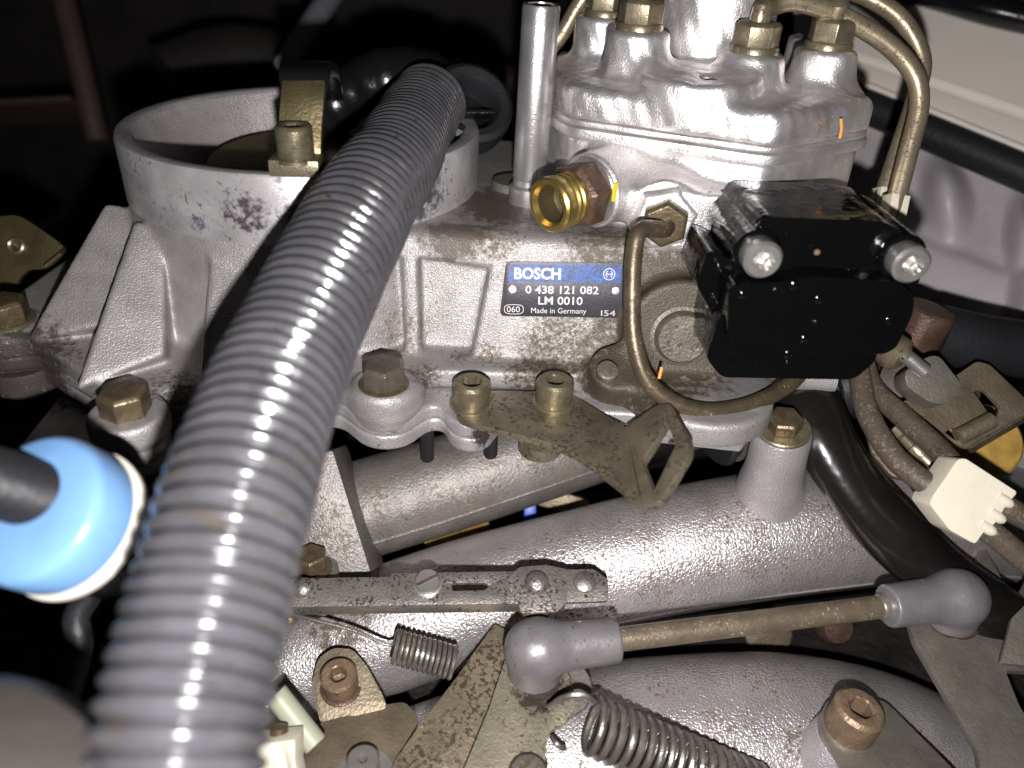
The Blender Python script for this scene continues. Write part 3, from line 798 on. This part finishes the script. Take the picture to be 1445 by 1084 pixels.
lab = [front(1176, 455, -1.7), front(1230, 462, -1.7), front(1240, 492, -1.7), front(1140, 494, -1.7)]

# ================================================================== bracket on the flange
T = thing('cable_bracket', 'yellow zinc cable bracket with diamond eye screwed to the flange', 'bracket')
ol = [PZ(x, y, BZ) for x, y in ((640, 568), (655, 552), (690, 551), (800, 552), (884, 603), (893, 650), (905, 712), (880, 690), (820, 645), (770, 622), (690, 604), (648, 592))]
obj('base_plate', plate(rounded(ol, [3, 3, 1, 3, 0, 0, 0, 3, 5, 4, 2, 3], 3), 2.2, nrm=ZU), M['zinc'], T, bevel=.35)
b0, b1_ = PZ(884, 603, BZ), PZ(906, 712, BZ)
tq = D(970, 628, .5 * (b0 + b1_) @ cF - 13)
op = lambda L_: onplane(L_, b0, b1_, tq)
eye_o = rounded(op([(884, 603), (926, 571), (946, 569), (972, 622), (971, 640), (928, 712), (906, 712)]), [.3, 2.5, 2.5, 3, 3, 3, .3], 4)
eh = rounded(op([(940, 594), (954, 628), (922, 694), (905, 650)]), 1.0, 3)
obj('eye_tab', plate(eye_o, 2.6, holes=[eh], nrm=-cF), M['zinc'], T, bevel=.4)
for p, kd, rt in ((b1, 'torx', 0), (b2, 'hex', .2)):
    capscrew(p + ZU * .9, ZU, 6.3, 8.2, M['gold'], T, .5, kd, washer=(7.2, .9), rot=rt)
lowp = PZ(770, 622, BZ)
obj('weld_nut', lathe(lowp + A(-1.5, 3.5, -6.5), ZU, [(6.5, 0), (7, .8), (7, 4.5)], 24), M['zinc'], T)

# two dark pins hanging below the flange
for k, (x, y) in enumerate(((603, 635), (692, 630))):
    pt = PY(x, y + 12, 224)
    single('dowel_pin', lathe(pt, ZU, [(1.2, -1), (2.2, -.4), (2.6, .6), (2.6, -156 - pt[2])], 18), M['rubberdull'],
           ('short black pin hanging under the scalloped flange', 'short black pin beside the cable bracket end')[k], 'pin')

# ================================================================== intake runners
def runner(px, r, n=14, flat=1.0, step=2.0):
    P, s = resample(spline([D(*q) for q in px], n), step)
    R = np.interp(np.linspace(0, 1, len(P)), np.linspace(0, 1, len(r)), r)
    return P, R
T = thing('intake_pipe', 'dull grey intake pipe with a raised seam under the flange', 'intake pipe')
P, R = runner([(380, 760, 312), (500, 722, 314), (620, 686, 318), (760, 640, 324), (880, 600, 330), (1000, 560, 338)], [20, 20, 20, 20])
obj('pipe', tube(P, R, 56), M['pipe_dull'], T)
seam = [p + unit(-cU * .62 - cF * .78) * (r + .1) for p, r in zip(P, R)]
seam = [s for s in seam if True]
obj('seam', tube(seam, 1.1, 8), M['pipe_dull'], T)
T = thing('flange_block', 'stained aluminium pipe flange with a brown bolt beside the ribbed hose', 'flange')
fx = unit(P[3] - P[0])
obj('flange_plate', box(D(468, 735, 292), fx, unit(np.cross(fx, cF)), unit(np.cross(fx, unit(np.cross(fx, cF)))), 11.5, 26, 16), M['pipe_dull'], T, bevel=2)
bp = D(440, 800, 270)
obj('lug', lathe(bp - ZU * 16, ZU, [(9, 0), (9, 14), (8, 15), (3, 15)], 30), M['pipe_dull'], T)
hexbolt(bp, ZU, 10, 6.5, M['boltbrown'], T, rot=.2, washer=(7, 1.2))

T = thing('intake_runner', 'rough cast aluminium intake runner with a bolted boss post', 'intake runner')
P, R = runner([(330, 985, 296), (450, 925, 298), (600, 868, 300), (740, 826, 301), (900, 786, 303), (1060, 757, 306), (1200, 738, 312), (1330, 728, 322), (1420, 735, 335)], [24, 24, 24, 23.5, 24.5, 25.5, 26, 26])
obj('runner', tube(P, R, 64), M['runner'], T)
sm = [p + unit(-cU * .80 - cF * .60) * (r - .2) for p, r in list(zip(P, R))]
obj('casting_seam', tube(sm[len(sm) // 3:], 1.0, 8), M['runner_smooth'], T)
q = D(1105, 606, 268); axb = unit(ZU + .10 * A(1, 0, 0))
qb = D(1092, 665, 283)
axb = unit(q - qb); hb_ = np.linalg.norm(q - qb)
post = obj('boss_post', lathe(qb, axb, [(13.0, -14), (11.8, -5), (10.8, 0), (10.3, 5), (9.8, hb_ - 1), (9.2, hb_)], 44), M['runner_smooth'], T)
hexbolt(q + axb * 1.2, axb, 10.6, 5.2, M['boltbrown'], post, rot=.35, washer=(9.3, 1.4), wmat=M['nut'])

P, R = runner([(560, 1150, 276), (700, 1105, 280), (860, 1076, 284), (1000, 1066, 287), (1120, 1066, 289), (1240, 1090, 291), (1340, 1145, 292), (1420, 1230, 292)], [33, 34, 35, 36, 36, 36, 36])
single('intake_runner', tube(P, R, 72), M['runner'], 'rough cast aluminium intake runner under the linkage rod', 'intake runner')

# ================================================================== linkage rail
T = thing('linkage_rail', 'pitted flat steel linkage rail with slot and screw', 'linkage rail')
rx = unit(D(850, 822, 258) - D(410, 836, 254)); rg = ZU * .75 - cF * .45; rn = unit(rg - rx * (rg @ rx)); ry = np.cross(rn, rx)
R0 = D(410, 835, 254)
def RP(x, y):
    v = ray(x, y); return v * ((R0 @ rn) / (v @ rn))
body = rounded([RP(x, y) for x, y in ((330, 818), (552, 814), (552, 809), (735, 806), (745, 800), (770, 800), (790, 804), (838, 803), (858, 818), (858, 848), (800, 850), (796, 850), (330, 858))], 1.0, 3)
slot = rounded([RP(x, y) for x, y in ((638, 823), (684, 822), (691, 827), (684, 833), (638, 834))], .5, 2)
rail = obj('bar', plate(body, 1.6, holes=[slot], nrm=rn), M['railsteel'], T, bevel=.3)
lip = [RP(330, 857), RP(798, 851), RP(798, 851) - rn * 5.5 - ry * .8, RP(330, 857) - rn * 5.5 - ry * .8]
obj('folded_edge', plate(lip, 1.5, nrm=-cU), M['railsteel'], T, bevel=.3)
tabp = rounded([RP(x, y) + rn * 1.7 for x, y in ((716, 818), (733, 803), (770, 800), (800, 806), (800, 851), (786, 866), (735, 868), (730, 850), (716, 832))], 1, 3)
obj('cleat', plate(tabp, 1.6, nrm=rn), M['railsteel'], T, bevel=.35)
for (x, y, r, h, o_) in ((757, 826, 4.2, 3.0, 1.7), (825, 822, 3.8, 1.8, 0), (428, 830, 3.6, 2.4, 0)):
    obj('rivet', lathe(RP(x, y) + rn * o_, rn, [(r, 0), (r * .93, h * .45), (r * .6, h * .85), (.01, h)], 28), M['railsteel'], T)
sc_ = obj('slotted_screw', lathe(RP(604, 824), rn, [(4.8, 0), (4.8, .6), (4.1, .8), (4.1, 2.6), (3.6, 3.2), (.01, 3.2)], 30), M['steel'], T)
obj('slot', box(RP(604, 824) + rn * 3.2, unit(rx + ry * .5), np.cross(rn, unit(rx + ry * .5)), rn, 3.8, .5, .2), M['rust'], sc_)
obj('rivet', lathe(RP(756, 862) - rn * 1, rn, [(4.4, 0), (4.4, 1.6), (3.5, 2.2), (.01, 2.2)], 26), M['rust'], T)

# ================================================================== springs
def coil(p0, p1, r, w, turns, n=26, r1=None):
    ax = p1 - p0; Ln = np.linalg.norm(ax); x, y, a = frame(ax); pts = []
    k = int(turns * n); r1 = r if r1 is None else r1
    for i in range(k + 1):
        t = i / k; th = 2 * math.pi * turns * t
        pts.append(p0 + a * Ln * t + (r + (r1 - r) * t) * (x * math.cos(th) + y * math.sin(th)))
    return pts
s0, s1 = D(556, 912, 256), D(642, 936, 258)
cpt = coil(s0, s1, 5.0, .7, 12)
m = tube(cpt, .78, 8)
tube(spline([cpt[0], s0 - unit(s1 - s0) * 1.5, D(500, 890, 257), D(440, 874, 258), D(415, 868, 259)], 6), .62, 8, m)
single('tension_spring', m, M['spring'], 'small dark tension spring with a long straight wire under the rail', 'spring', 'tension springs')
s0, s1 = D(832, 1022, 240), D(1075, 1122, 246)
cpt = coil(s0, s1, 8.2, 1.0, 18)
m = tube(cpt, 1.15, 8)
tube(spline([cpt[0], D(838, 990, 234), D(820, 980, 232), D(795, 985, 233), D(775, 998, 237)], 6), 1.0, 8, m)
single('tension_spring', m, M['spring'], 'thick steel tension spring hooked into the pale olive lever', 'spring', 'tension springs')

# ================================================================== levers bottom centre
T = thing('pale_lever', 'pale olive lever plate holding the spring hook and rod ball', 'lever plate')
def level(px, x, y, d, n):       # points on a sheet with normal n through a given spot
    q = D(x, y, d); n = unit(n); u = frame(n)[0]; return onplane(px, q, q + u, q + np.cross(n, u))
NL = ZU * .85 - cF * .25
pv = level([(722, 905), (770, 905), (808, 960), (812, 1000), (800, 1018), (775, 1032), (770, 1060), (768, 1130), (640, 1130), (655, 1084), (690, 1000), (708, 945)], 730, 940, 254, NL)
hole = level([(773 + 5 * math.cos(t), 998 + 4 * math.sin(t)) for t in np.linspace(0, 2 * math.pi, 10, endpoint=False)], 730, 940, 254, NL)
obj('plate', plate(rounded(pv, 1.5, 4), 2.2, holes=[hole]), M['olive_pale'], T, bevel=.35)
capscrew(level([(745, 1098)], 730, 940, 254, NL)[0], unit(NL), 6.0, 4, M['boltgrey'], T, .5)
T = thing('mottled_lever', 'mottled brown-olive lever plate running behind the pale lever', 'lever plate')
pv = level([(698, 880), (716, 890), (722, 930), (712, 985), (685, 1084), (670, 1130), (530, 1130), (560, 1068), (600, 1014), (650, 948)], 690, 930, 263, NL)
obj('plate', plate(rounded(pv, 1.2, 3), 2.2), M['olive'], T, bevel=.35)
single('washer_plate', lathe(D(795, 968, 255), unit(NL), [(9.5, -3), (9.5, 0), (9.0, .5), (4, .5)], 36), M['greysteel'], 'round grey washer behind the pale lever', 'washer')
hk = spline([D(779, 1040, 246), D(784, 1048, 243), D(792, 1055, 243), D(796, 1056, 244)], 6)
single('spring_hook', tube(hk, .9, 8), M['spring'], 'bent wire hook end below the thick spring', 'hook')

T = thing('tan_bracket', 'tan folded bracket with a rusty socket bolt beside the hose', 'bracket')
NU = unit(ZU * .6 - cF * .55); hinge = D(498, 1010, 254)
p1 = level([(440, 965), (448, 930), (470, 914), (498, 916), (518, 940), (542, 985), (546, 1000), (452, 1022)], 498, 1010, 254, NU)
obj('leaf', plate(rounded(p1, 2, 4), 2.2), M['tanplate'], T, bevel=.4)
p2 = level([(446, 1022), (545, 994), (572, 990), (592, 1015), (560, 1070), (545, 1120), (400, 1120), (425, 1060)], 498, 1010, 254, ZU)
obj('leaf', plate(rounded(p2, 2, 4), 2.2, nrm=ZU), M['tanplate'], T, bevel=.4)
axq = unit(-cF + .55 * cU)
capscrew(level([(481, 968)], 498, 1010, 254, NU)[0], unit(ZU - .25 * cF), 6.0, 8.5, M['cap_tan'], T, .48, 'hex', washer=(6.9, .8), wmat=M['rust'])
capscrew(level([(514, 1092)], 498, 1010, 254, ZU)[0], unit(ZU), 5.0, 8, M['steel'], T, .3, 'hex', washer=(9, 1.2))

# ================================================================== throttle rod
T = thing('throttle_rod', 'brown steel throttle rod with grey plastic ball sockets', 'linkage rod')
e0, e1 = D(755, 917, 240), D(1352, 843, 262)
ax = unit(e1 - e0); Lr = np.linalg.norm(e1 - e0)
obj('rod', tube([e0 + ax * 15, e0 + ax * (Lr / 2), e1 - ax * 15], 3.8, 28), M['rod'], T)
for (e, s_, lf) in ((e0, 1, 1.0), (e1, -1, .98)):
    f = Field(tuple(np.minimum(e, e + ax * s_ * 28) - 14), tuple(np.maximum(e, e + ax * s_ * 28) + 14), .55)
    dx, dy, dz = f.X - e[0], f.Y - e[1], f.Z - e[2]
    f.add(np.sqrt(dx * dx + dy * dy + dz * dz) - 9.7)
    f.add(f.cyl(e, ax * s_, 7.8, 2, 26.5, 7.1, .8), 4)
    dn = unit(-cU * .8 + cF * .5)
    f.add(f.cyl(e, dn, 9.0, 0, 10.6, 8.6, .8), 1.5)
    so = obj('ball_socket', f.mesh(), M['greyplastic'], T)
    q = e + ax * s_ * 14 + unit(cU * .93 - cF * .35) * 6.9
    obj('vent_hole', lathe(q, unit(cU * .93 - cF * .35), [(2.2, -.4), (2.2, .35), (1.8, .45), (1.6, .1), (.01, .1)], 22), M['greyplastic'], so)
    obj('ball_stud', lathe(e + dn * 9.6, dn, [(6.0, 0), (6.4, 1.5), (6, 3.5), (5, 5)], 24), M['rust'], so)
obj('threaded_tip', lathe(e1 - ax * 29.5, ax, [(4.0, 0), (4.3, .6), (4.3, 3.5)], 24), M['steel'], T)

# ================================================================== lower right bracket and bell crank
T = thing('pedestal_bracket', 'grey pedestal bracket with a rusty capped socket bolt', 'bracket')
nz = unit(ZU + .12 * cR); q0 = D(1195, 1030, 250)
pv = onplane([(1156, 1010), (1168, 988), (1192, 978), (1250, 990), (1340, 1080), (1400, 1150), (1230, 1150), (1180, 1065), (1160, 1035)], q0, q0 + np.cross(nz, A(0, 1, 0)), q0 + np.cross(nz, A(1, 0, 0)))
obj('plate', plate(rounded(pv, 2.5, 5), 2.4, nrm=nz), M['greysteel'], T, bevel=.5)
obj('pedestal', lathe(q0 - nz * 2.2, -nz, [(8, .1), (9.5, 2), (13, 30), (16, 60)], 40), M['runner_smooth'], T)
capscrew(q0 + nz * .8, nz, 8.0, 11.0, M['cap_tan'], T, .50, 'hex', washer=(8.4, .8), wmat=M['greysteel'])
T = thing('bell_crank', 'grey-olive steel bell crank arm beside the ivory clip', 'lever')
pv = level([(1280, 868), (1300, 858), (1378, 800), (1380, 765), (1392, 775), (1430, 850), (1470, 780), (1480, 950), (1418, 945), (1440, 1000), (1500, 1080), (1520, 1160), (1395, 1160), (1380, 1060), (1340, 990), (1290, 905)], 1340, 880, 274, NL)
obj('arm', plate(rounded(pv, 2, 4), 2.6), M['greysteel'], T, bevel=.5)
obj('folded_ear', plate(rounded([D(x, y, d) for x, y, d in ((1412, 935, 258), (1428, 872, 266), (1475, 825, 272), (1490, 945, 256))], 1, 3), 2, nrm=-cF), M['greysteel'], T, bevel=.4)
obj('bush', lathe(level([(1348, 872)], 1340, 880, 273, NL)[0], unit(NL), [(8, -2), (8, 1), (6, 2), (3, 2)], 28), M['rust'], T)

# ================================================================== black hose, clip, lines
pts = spline([D(1120, 540, 292), D(1145, 580, 284), D(1170, 632, 278), D(1215, 700, 275), D(1275, 765, 274), D(1340, 822, 275), D(1420, 880, 282)], 10)
pp, s_ = resample(pts, 1.5)
T = thing('vacuum_hose', 'black rubber vacuum hose lying across the intake runner', 'hose')
obj('hose', tube(pp, [12.0 + .5 * math.sin(s * .12) for s in s_], 36, flat=.82, up=cU), M['vac'], T)
rid = [p - cF * 9.4 + unit(-cR * .6 - cU * .8) * 3.5 for p in pp]
obj('moulding_ridge', tube(rid[8:-4], .8, 8), M['vac'], T)

T = thing('nylon_clip', 'ivory nylon clip holding two brown fuel pipes', 'clip')
cpx = [(1352, 648), (1362, 647), (1436, 695), (1420, 712), (1412, 726), (1405, 738), (1390, 748), (1376, 768), (1340, 748), (1312, 712), (1314, 704)]
P = rounded([D(x, y, 243) for x, y in cpx], 1.2, 4)
cl = obj('body', plate(P, 11, nrm=-cF), M['white'], T, bevel=1.0, seg=3)
du = unit(D(1436, 695, 243) - D(1362, 647, 243))
for (x, y, L_) in ((1418, 707, 2.5), (1407, 729, 2.5), (1394, 746, 2.5)):
    obj('finger', lathe(D(x, y, 244), du, [(1.8, -3), (1.9, 0), (1.7, L_ - 1), (1.1, L_)], 18), M['white'], T)
for k, (px, lb) in enumerate((
    ([(1205, 480, 285), (1213, 530, 278), (1225, 585, 270), (1262, 645, 260), (1310, 685, 252), (1345, 708, 249), (1400, 752, 247), (1440, 785, 246), (1480, 815, 246)], 'brown fuel pipe entering the ivory clip at its lower notch'),
    ([(1215, 500, 292), (1232, 548, 284), (1270, 585, 274), (1320, 630, 262), (1350, 662, 252), (1400, 700, 249), (1430, 722, 248), (1475, 745, 248)], 'brown fuel pipe entering the ivory clip at its upper notch'))):
    single('fuel_pipe', tube(resample(spline([D(*q) for q in px], 10), 1.6)[0], 3.9, 20), M['line_brown'], lb, 'fuel pipe', 'brown fuel pipes in the clip')

# ================================================================== right-hand clutter
T = thing('slotted_bracket', 'bronze coloured slotted sheet bracket over the yellow disc', 'bracket')
zb = [(1266, 571), (1348, 531), (1378, 510), (1396, 514), (1450, 566), (1450, 586), (1367, 634), (1321, 613)]
dz = lambda x, y: 286 - (y - 500) * .10
sl1 = [(1372, 551), (1389, 551), (1411, 574), (1408, 587), (1398, 588)]; sl2 = [(1333, 610), (1345, 603), (1359, 617), (1348, 622)]
dd = lambda L_: [D(x, y, dz(x, y)) for x, y in L_]
obj('sheet', plate(rounded(dd(zb), 1.5, 4), 1.6, holes=[rounded(dd(sl1), 1, 2), rounded(dd(sl2), .6, 2)]), M['tanplate'], T, bevel=.35)
obj('rolled_bead', tube([D(1352, 617, 273), D(1376, 605, 273), D(1399, 593, 274)], 3.0, 18), M['tanplate'], T)
obj('folded_lip', plate([D(1367, 634, 272), D(1452, 587, 277), D(1452, 592, 283), D(1370, 642, 279)], 1.2), M['zinc'], T, bevel=.3)
T = thing('clevis', 'thick grey steel clevis with a pin above the slotted bracket', 'clevis')
cv = [(1277, 524), (1296, 510), (1314, 502), (1326, 503), (1356, 541), (1352, 558), (1333, 571), (1312, 568), (1290, 553), (1278, 543)]
obj('lug', plate(rounded([D(x, y, 272 + (530 - y) * .06) for x, y in cv], 2.5, 4), 8, nrm=-cF), M['greysteel'], T, bevel=.8)
obj('pin', tube([D(1262, 490, 276), D(1285, 508, 268), D(1305, 524, 268)], 2.6, 18), M['steel'], T)
obj('pin_head', lathe(D(1262, 497, 274), unit(D(1305, 524, 268) - D(1262, 492, 276)), [(5, -4), (6.5, -2), (6.5, 2), (4, 4)], 26), M['tanplate'], T)
single('yellow_damper', lathe(D(1386, 622, 300), unit(-cF + .3 * cU - .1 * cR), [(15, -14), (15, 0), (14, 1), (.01, 1.5)], 48), M['yellow'], 'yellow plastic disc under the slotted bracket', 'disc')
single('amber_bush', lathe(D(1358, 556, 290), unit(-cF + .2 * cR), [(7, -6), (7.5, 0), (6, 2), (.01, 2)], 24), M['rust'], 'amber brown bush beside the grey clevis', 'bush')
single('brown_fitting', lathe(D(1316, 435, 296), unit(-ZU * .95 - .2 * cR), [(8.5, 0), (9.5, 1), (9.5, 20), (8.5, 21), (7, 30)], 30), M['rust'], 'brown pipe fitting beside the black actuator', 'fitting')
single('black_coolant_hose', tube(resample(spline([D(1318, 470, 306), D(1370, 482, 306), D(1420, 490, 308), D(1500, 500, 310)], 6), 3)[0], 11.5, 32), M['rubberdull'], 'dull black coolant hose below the grey inner wing', 'hose')
single('grey_gusset', plate([D(x, y, d) for x, y, d in ((1245, 520, 292), (1285, 510, 290), (1290, 545, 286), (1262, 568, 284), (1234, 552, 288))], 3), M['greysteel'], 'dark grey gusset plate between the black actuator and the clevis', 'plate', bevel=.4)
single('olive_cam', plate(rounded([D(x, y, d) for x, y, d in ((1222, 605, 288), (1236, 600, 288), (1250, 630, 284), (1285, 665, 278), (1282, 676, 277), (1258, 672, 279), (1230, 640, 284))], 2, 4), 3), M['tanplate'], 'small bronze cam plate between hose and pipes', 'cam', bevel=.5)
single('brass_stud', lathe(D(1262, 604, 278), unit(D(1320, 662, 268) - D(1262, 604, 278)), [(2.2, 0), (3.6, .6), (3.6, 4), (2.4, 5), (2.4, 9), (3.4, 9.6), (3.4, 13), (2.6, 14), (2.6, 19), (1.5, 20)], 12), M['nut'], 'stepped brass stud between the brown fuel pipes', 'stud')
# silver casting behind the pipes, dark rubber bellows under the actuator
f = Field((95, 170, -235), (230, 330, -150), 1.3)
q = D(1400, 700, 318)
f.add(f.cyl(q, unit(-cF + .35 * cU), 30, -40, 0, None, 3), 4)
f.add(f.cyl(D(1335, 720, 322), unit(-cF + .35 * cU), 24, -40, 0, None, 3), 6)
single('cast_manifold', f.mesh(), M['runner_smooth'], 'smooth silver manifold casting behind the ivory clip', 'manifold')
T = thing('injector_bellows', 'dark ribbed rubber bellows under the black actuator', 'bellows')
bx = spline([D(1005, 610, 300), D(1060, 590, 305), D(1130, 560, 312), D(1210, 540, 318)], 10)
pp, s_ = resample(bx, 1.0)
obj('bellows', tube(pp, [13 + 1.2 * math.sin(s * .9) for s in s_], 32), M['rubberdull'], T)
obj('clip_band', tube(resample(spline([p for p in pp[6:9]], 2), 1)[0], 13.9, 36), M['greysteel'], T)
single('spark_tip', lathe(D(1127, 545, 292), -ZU, [(4, -2), (4, 0), (2.5, 6), (.6, 10)], 18), M['steel'], 'small pointed silver tip below the actuator', 'tip')

# small things glimpsed in the gap between the pipes
single('blue_tab', box(D(748, 726, 330), cR, cU, cF, 2.6, 4.2, 1.2), M['bluetab'], 'small bright blue plastic tab in the dark gap between pipes', 'tab', bevel=.5)
single('tan_connector', box(D(795, 708, 345), unit(cR - .3 * cU), cU, cF, 12, 4.5, 4), M['tanplate'], 'tan connector in the dark gap beside the blue tab', 'connector', bevel=1)
single('amber_wire', tube(resample(spline([D(600, 770, 330), D(640, 758, 332), D(690, 742, 335)], 6), 2)[0], 2.2, 12), M['yellow'], 'amber wire low in the gap beneath the grey pipe', 'wire')
single('brown_stud', lathe(D(1180, 885, 330), unit(-cF), [(8, -6), (8, 0), (6, 3), (.01, 4)], 24), M['rust'], 'brown stud in shadow beneath the throttle rod', 'stud')
single('tan_spacer', lathe(D(1085, 895, 335), unit(-cF), [(10, -6), (10, 0), (8, 1), (.01, 1)], 24), M['tanplate'], 'tan spacer in shadow beneath the throttle rod', 'spacer')

# ================================================================== left-hand side
T = thing('blue_stopper', 'light blue plastic cap with a cream seal and black stem', 'cap')
can = unit(-cF * .88 - .20 * cR + .42 * cU); cc = D(40, 714, 168); KS = .825
obj('cap', lathe(cc, can, [(r_ * KS, h_ * KS) for r_, h_ in [(20.6, -14), (20.9, -12), (20.6, -3), (19.8, -1), (18.2, 0), (8.0, 0)]], 80), M['blue'], T)
obj('seal', lathe(cc - can * 14.6, can, [(r_ * KS, h_ * KS) for r_, h_ in [(19.0, -1.2), (21.5, -.8), (21.6, .8), (20.4, 1.4)]], 80), M['creamrim'], T)
obj('stem', lathe(D(12, 686, 168), unit(-cF * .62 - .70 * cR + .42 * cU), [(r_ * KS, h_ * KS) for r_, h_ in [(9.4, -12), (9.0, 2), (8.6, 12), (8.2, 60)]], 56), M['rubberdull'], T)
obj('skirt', lathe(cc - can * 15.5, can, [(r_ * KS, h_ * KS) for r_, h_ in [(10, -44), (17.5, -34), (18.0, -1), (17, 2)]], 56), M['rubber'], T)

T = thing('eyelet_bracket', 'dark olive pressed bracket with a brass eyelet beside a brown flange bolt', 'bracket')
lb = [(-40, 300), (0, 306), (18, 303), (34, 308), (78, 338), (92, 350), (80, 366), (62, 380), (40, 380), (26, 392), (18, 420), (0, 440), (-40, 450)]
hl = [(23 + 6 * math.cos(t), 347 + 7 * math.sin(t)) for t in np.linspace(0, 2 * math.pi, 14, endpoint=False)]
obj('plate', plate(rounded([D(x, y, 318) for x, y in lb], 2.5, 4), 2, holes=[[D(x, y, 318) for x, y in hl]]), M['olivedark'], T, bevel=.4)
obj('eyelet', lathe(D(23, 347, 317.5), -cF, [(3.6, -2), (3.6, .6), (2.9, 1.1), (2.1, .6), (2.1, -2)], 30), M['gold'], T)
obj('rib', plate([D(60, 372, 317), D(90, 350, 316), D(84, 356, 312), D(62, 376, 313)], 1), M['olivedark'], T)

single('deck_plate', plate(rounded([PZ(x, y, -160) for x, y in ((20, 640), (118, 520), (300, 560), (340, 720), (180, 820), (60, 800))], 3, 4), 6, nrm=ZU), M['lowcast'], 'grey machined deck under the flange behind the blue stopper', 'deck', bevel=.6)
single('flange_ear', lathe(bL2 + A(2, -2, -24), ZU, [(11, 0), (13, 2), (13, 9), (12, 10)], 30), M['lowcast'], 'cast ear under the brown bolt beside the olive bracket', 'lug')
f = Field((-110, -10, -150), (-30, 90, -60), 2.0)
single('dull_cover', lathe(D(-118, 1215, 105), unit(-cF * .75 + cU * .55 + .40 * cR), [(28, -30), (28, -14), (25, -5), (18, -.5), (8, 1.5), (.01, 2)], 64), M['dome'], 'dull grey-brown rounded cover below the blue stopper', 'cover')
pts = spline([D(130, 835, 220), D(108, 870, 215), D(112, 905, 214), D(105, 945, 216), D(90, 1000, 220), D(80, 1060, 226)], 8)
single('braided_cable', tube(resample(pts, 1.5)[0], 3.6, 16), M['rubberdull'], 'thin black cable hanging below the blue cap', 'cable')
single('pale_green_hose', tube([D(388, 978, 236), D(412, 1008, 236), D(446, 1052, 234)], 3.7, 24), M['green'], 'short pale green hose stub beside the ribbed hose', 'hose', bevel=.6)
T = thing('ivory_connector', 'ivory plastic connector tucked behind the ribbed hose', 'connector')
obj('shell', box(D(392, 1080, 225), unit(cR + .12 * cU), cU, cF, 6.5, 9, 5), M['white'], T, bevel=1)
obj('rib', box(D(417, 1078, 224), unit(cR - .05 * cU), unit(cU - .22 * cR), cF, 1.6, 8.5, 4), M['white'], T, bevel=.6)
obj('terminal', lathe(D(394, 1030, 226), cU, [(2.6, -2), (2.6, 1), (.01, 1.4)], 16), M['rust'], T)
single('brass_screw_tip', lathe(D(408, 872, 262), unit(-cU * .7 - cF * .4 + .5 * cR), [(2.6, -3), (2.9, -2.4), (2.4, -1.8), (2.9, -1.2), (2.4, -.6), (2.9, 0), (2.4, .6), (2.9, 1.2), (2.2, 2.4)], 20), M['boltbrown'], 'brown threaded screw tip under the rail', 'screw')

# ================================================================== body panels and background
T = thing('fender_panel', 'cream painted fender edge behind the fuel lines', 'body panel')
c00, c10, c11, c01 = D(1120, -90, 470), D(1520, -60, 400), D(1520, 243, 365), D(1120, 80, 440)
def bend(u, v):
    return -26 * max(0, (.35 - v)) ** 1.3 - (3.0 if .80 < v < .86 else 0) - 8 * max(0, v - .93)
obj('skin', grid_sheet(c00, c10, c11, c01, 20, 60, bend), M['cream'], T)
edge = [c01 + (c11 - c01) * t - cF * 1.5 for t in np.linspace(0, 1, 12)]
obj('hem', tube(edge, 1.6, 12), M['cream'], T)
sealp = [c01 + (c11 - c01) * t - cU * (9.0) + cF * 3 for t in np.linspace(-.02, 1, 14)]
single('rubber_seal', tube(sealp, 9.0, 24), M['rubberdull'], 'black rubber seal strip below the cream fender', 'seal')
g00, g10, g11, g01 = D(1120, 95, 456), D(1520, 262, 378), D(1520, 520, 352), D(1120, 430, 430)
def emb(u, v):
    d = 0
    for (cu, cv, ru, rv, h) in ((.585, .35, .085, .20, 12), (.83, .44, .05, .24, 10), (.85, .78, .06, .16, 10)):
        q = ((u - cu) / ru) ** 2 + ((v - cv) / rv) ** 2
        d += h * 1.3 * max(0, 1 - q * .6) ** 2
    d += 4.5 / (1 + math.exp(-(v - .52 - .12 * u) * 60))
    d += 3.5 / (1 + math.exp((v - .12) * 70))
    return d
single('inner_wing', grid_sheet(g00, g10, g11, g01, 90, 70, emb), M['greypanel'], 'grey pressed inner wing panel with embossed bulges', 'body panel')
single('cowl_trim', tube(resample(spline([D(1150, -52, 435), D(1255, -26, 430), D(1330, -6, 415), D(1400, 14, 400), D(1500, 36, 390)], 6), 3)[0], 11, 24, flat=.7), M['rubber'], 'black trim strip along the top of the cream fender', 'trim')
single('strut', tube([D(75, -60, 560), D(105, 60, 560), D(138, 200, 570)], 8, 24), M['brownbar'], 'blurred reddish brown strut in the dark background', 'strut')
single('hood_prop', tube([D(402, 92, 480), D(425, 55, 500), D(470, -10, 540), D(500, -60, 580)], [6.5, 7, 8, 9], 24), M['greybar'], 'blurred grey rod rising behind the strap', 'rod')
single('blurred_pipe', tube([D(600, 100, 620), D(720, 112, 620), D(760, 125, 620)], 11, 20), M['brownbar'], 'blurred dark reddish pipe behind the aluminium tube', 'pipe')
single('ledge', box(D(10, 158, 600), unit(cR + .05 * cU), cU, cF, 60, 2.0, 20), M['brownbar'], 'thin brown ledge in the dark background', 'ledge')
single('air_duct', tube(resample(spline([D(240, 120, 620), D(330, 90, 640), D(430, 110, 650), D(520, 160, 640)], 6), 5)[0], 30, 28), M['darkwall'], 'dark air duct behind the intake ring', 'duct')
finish()
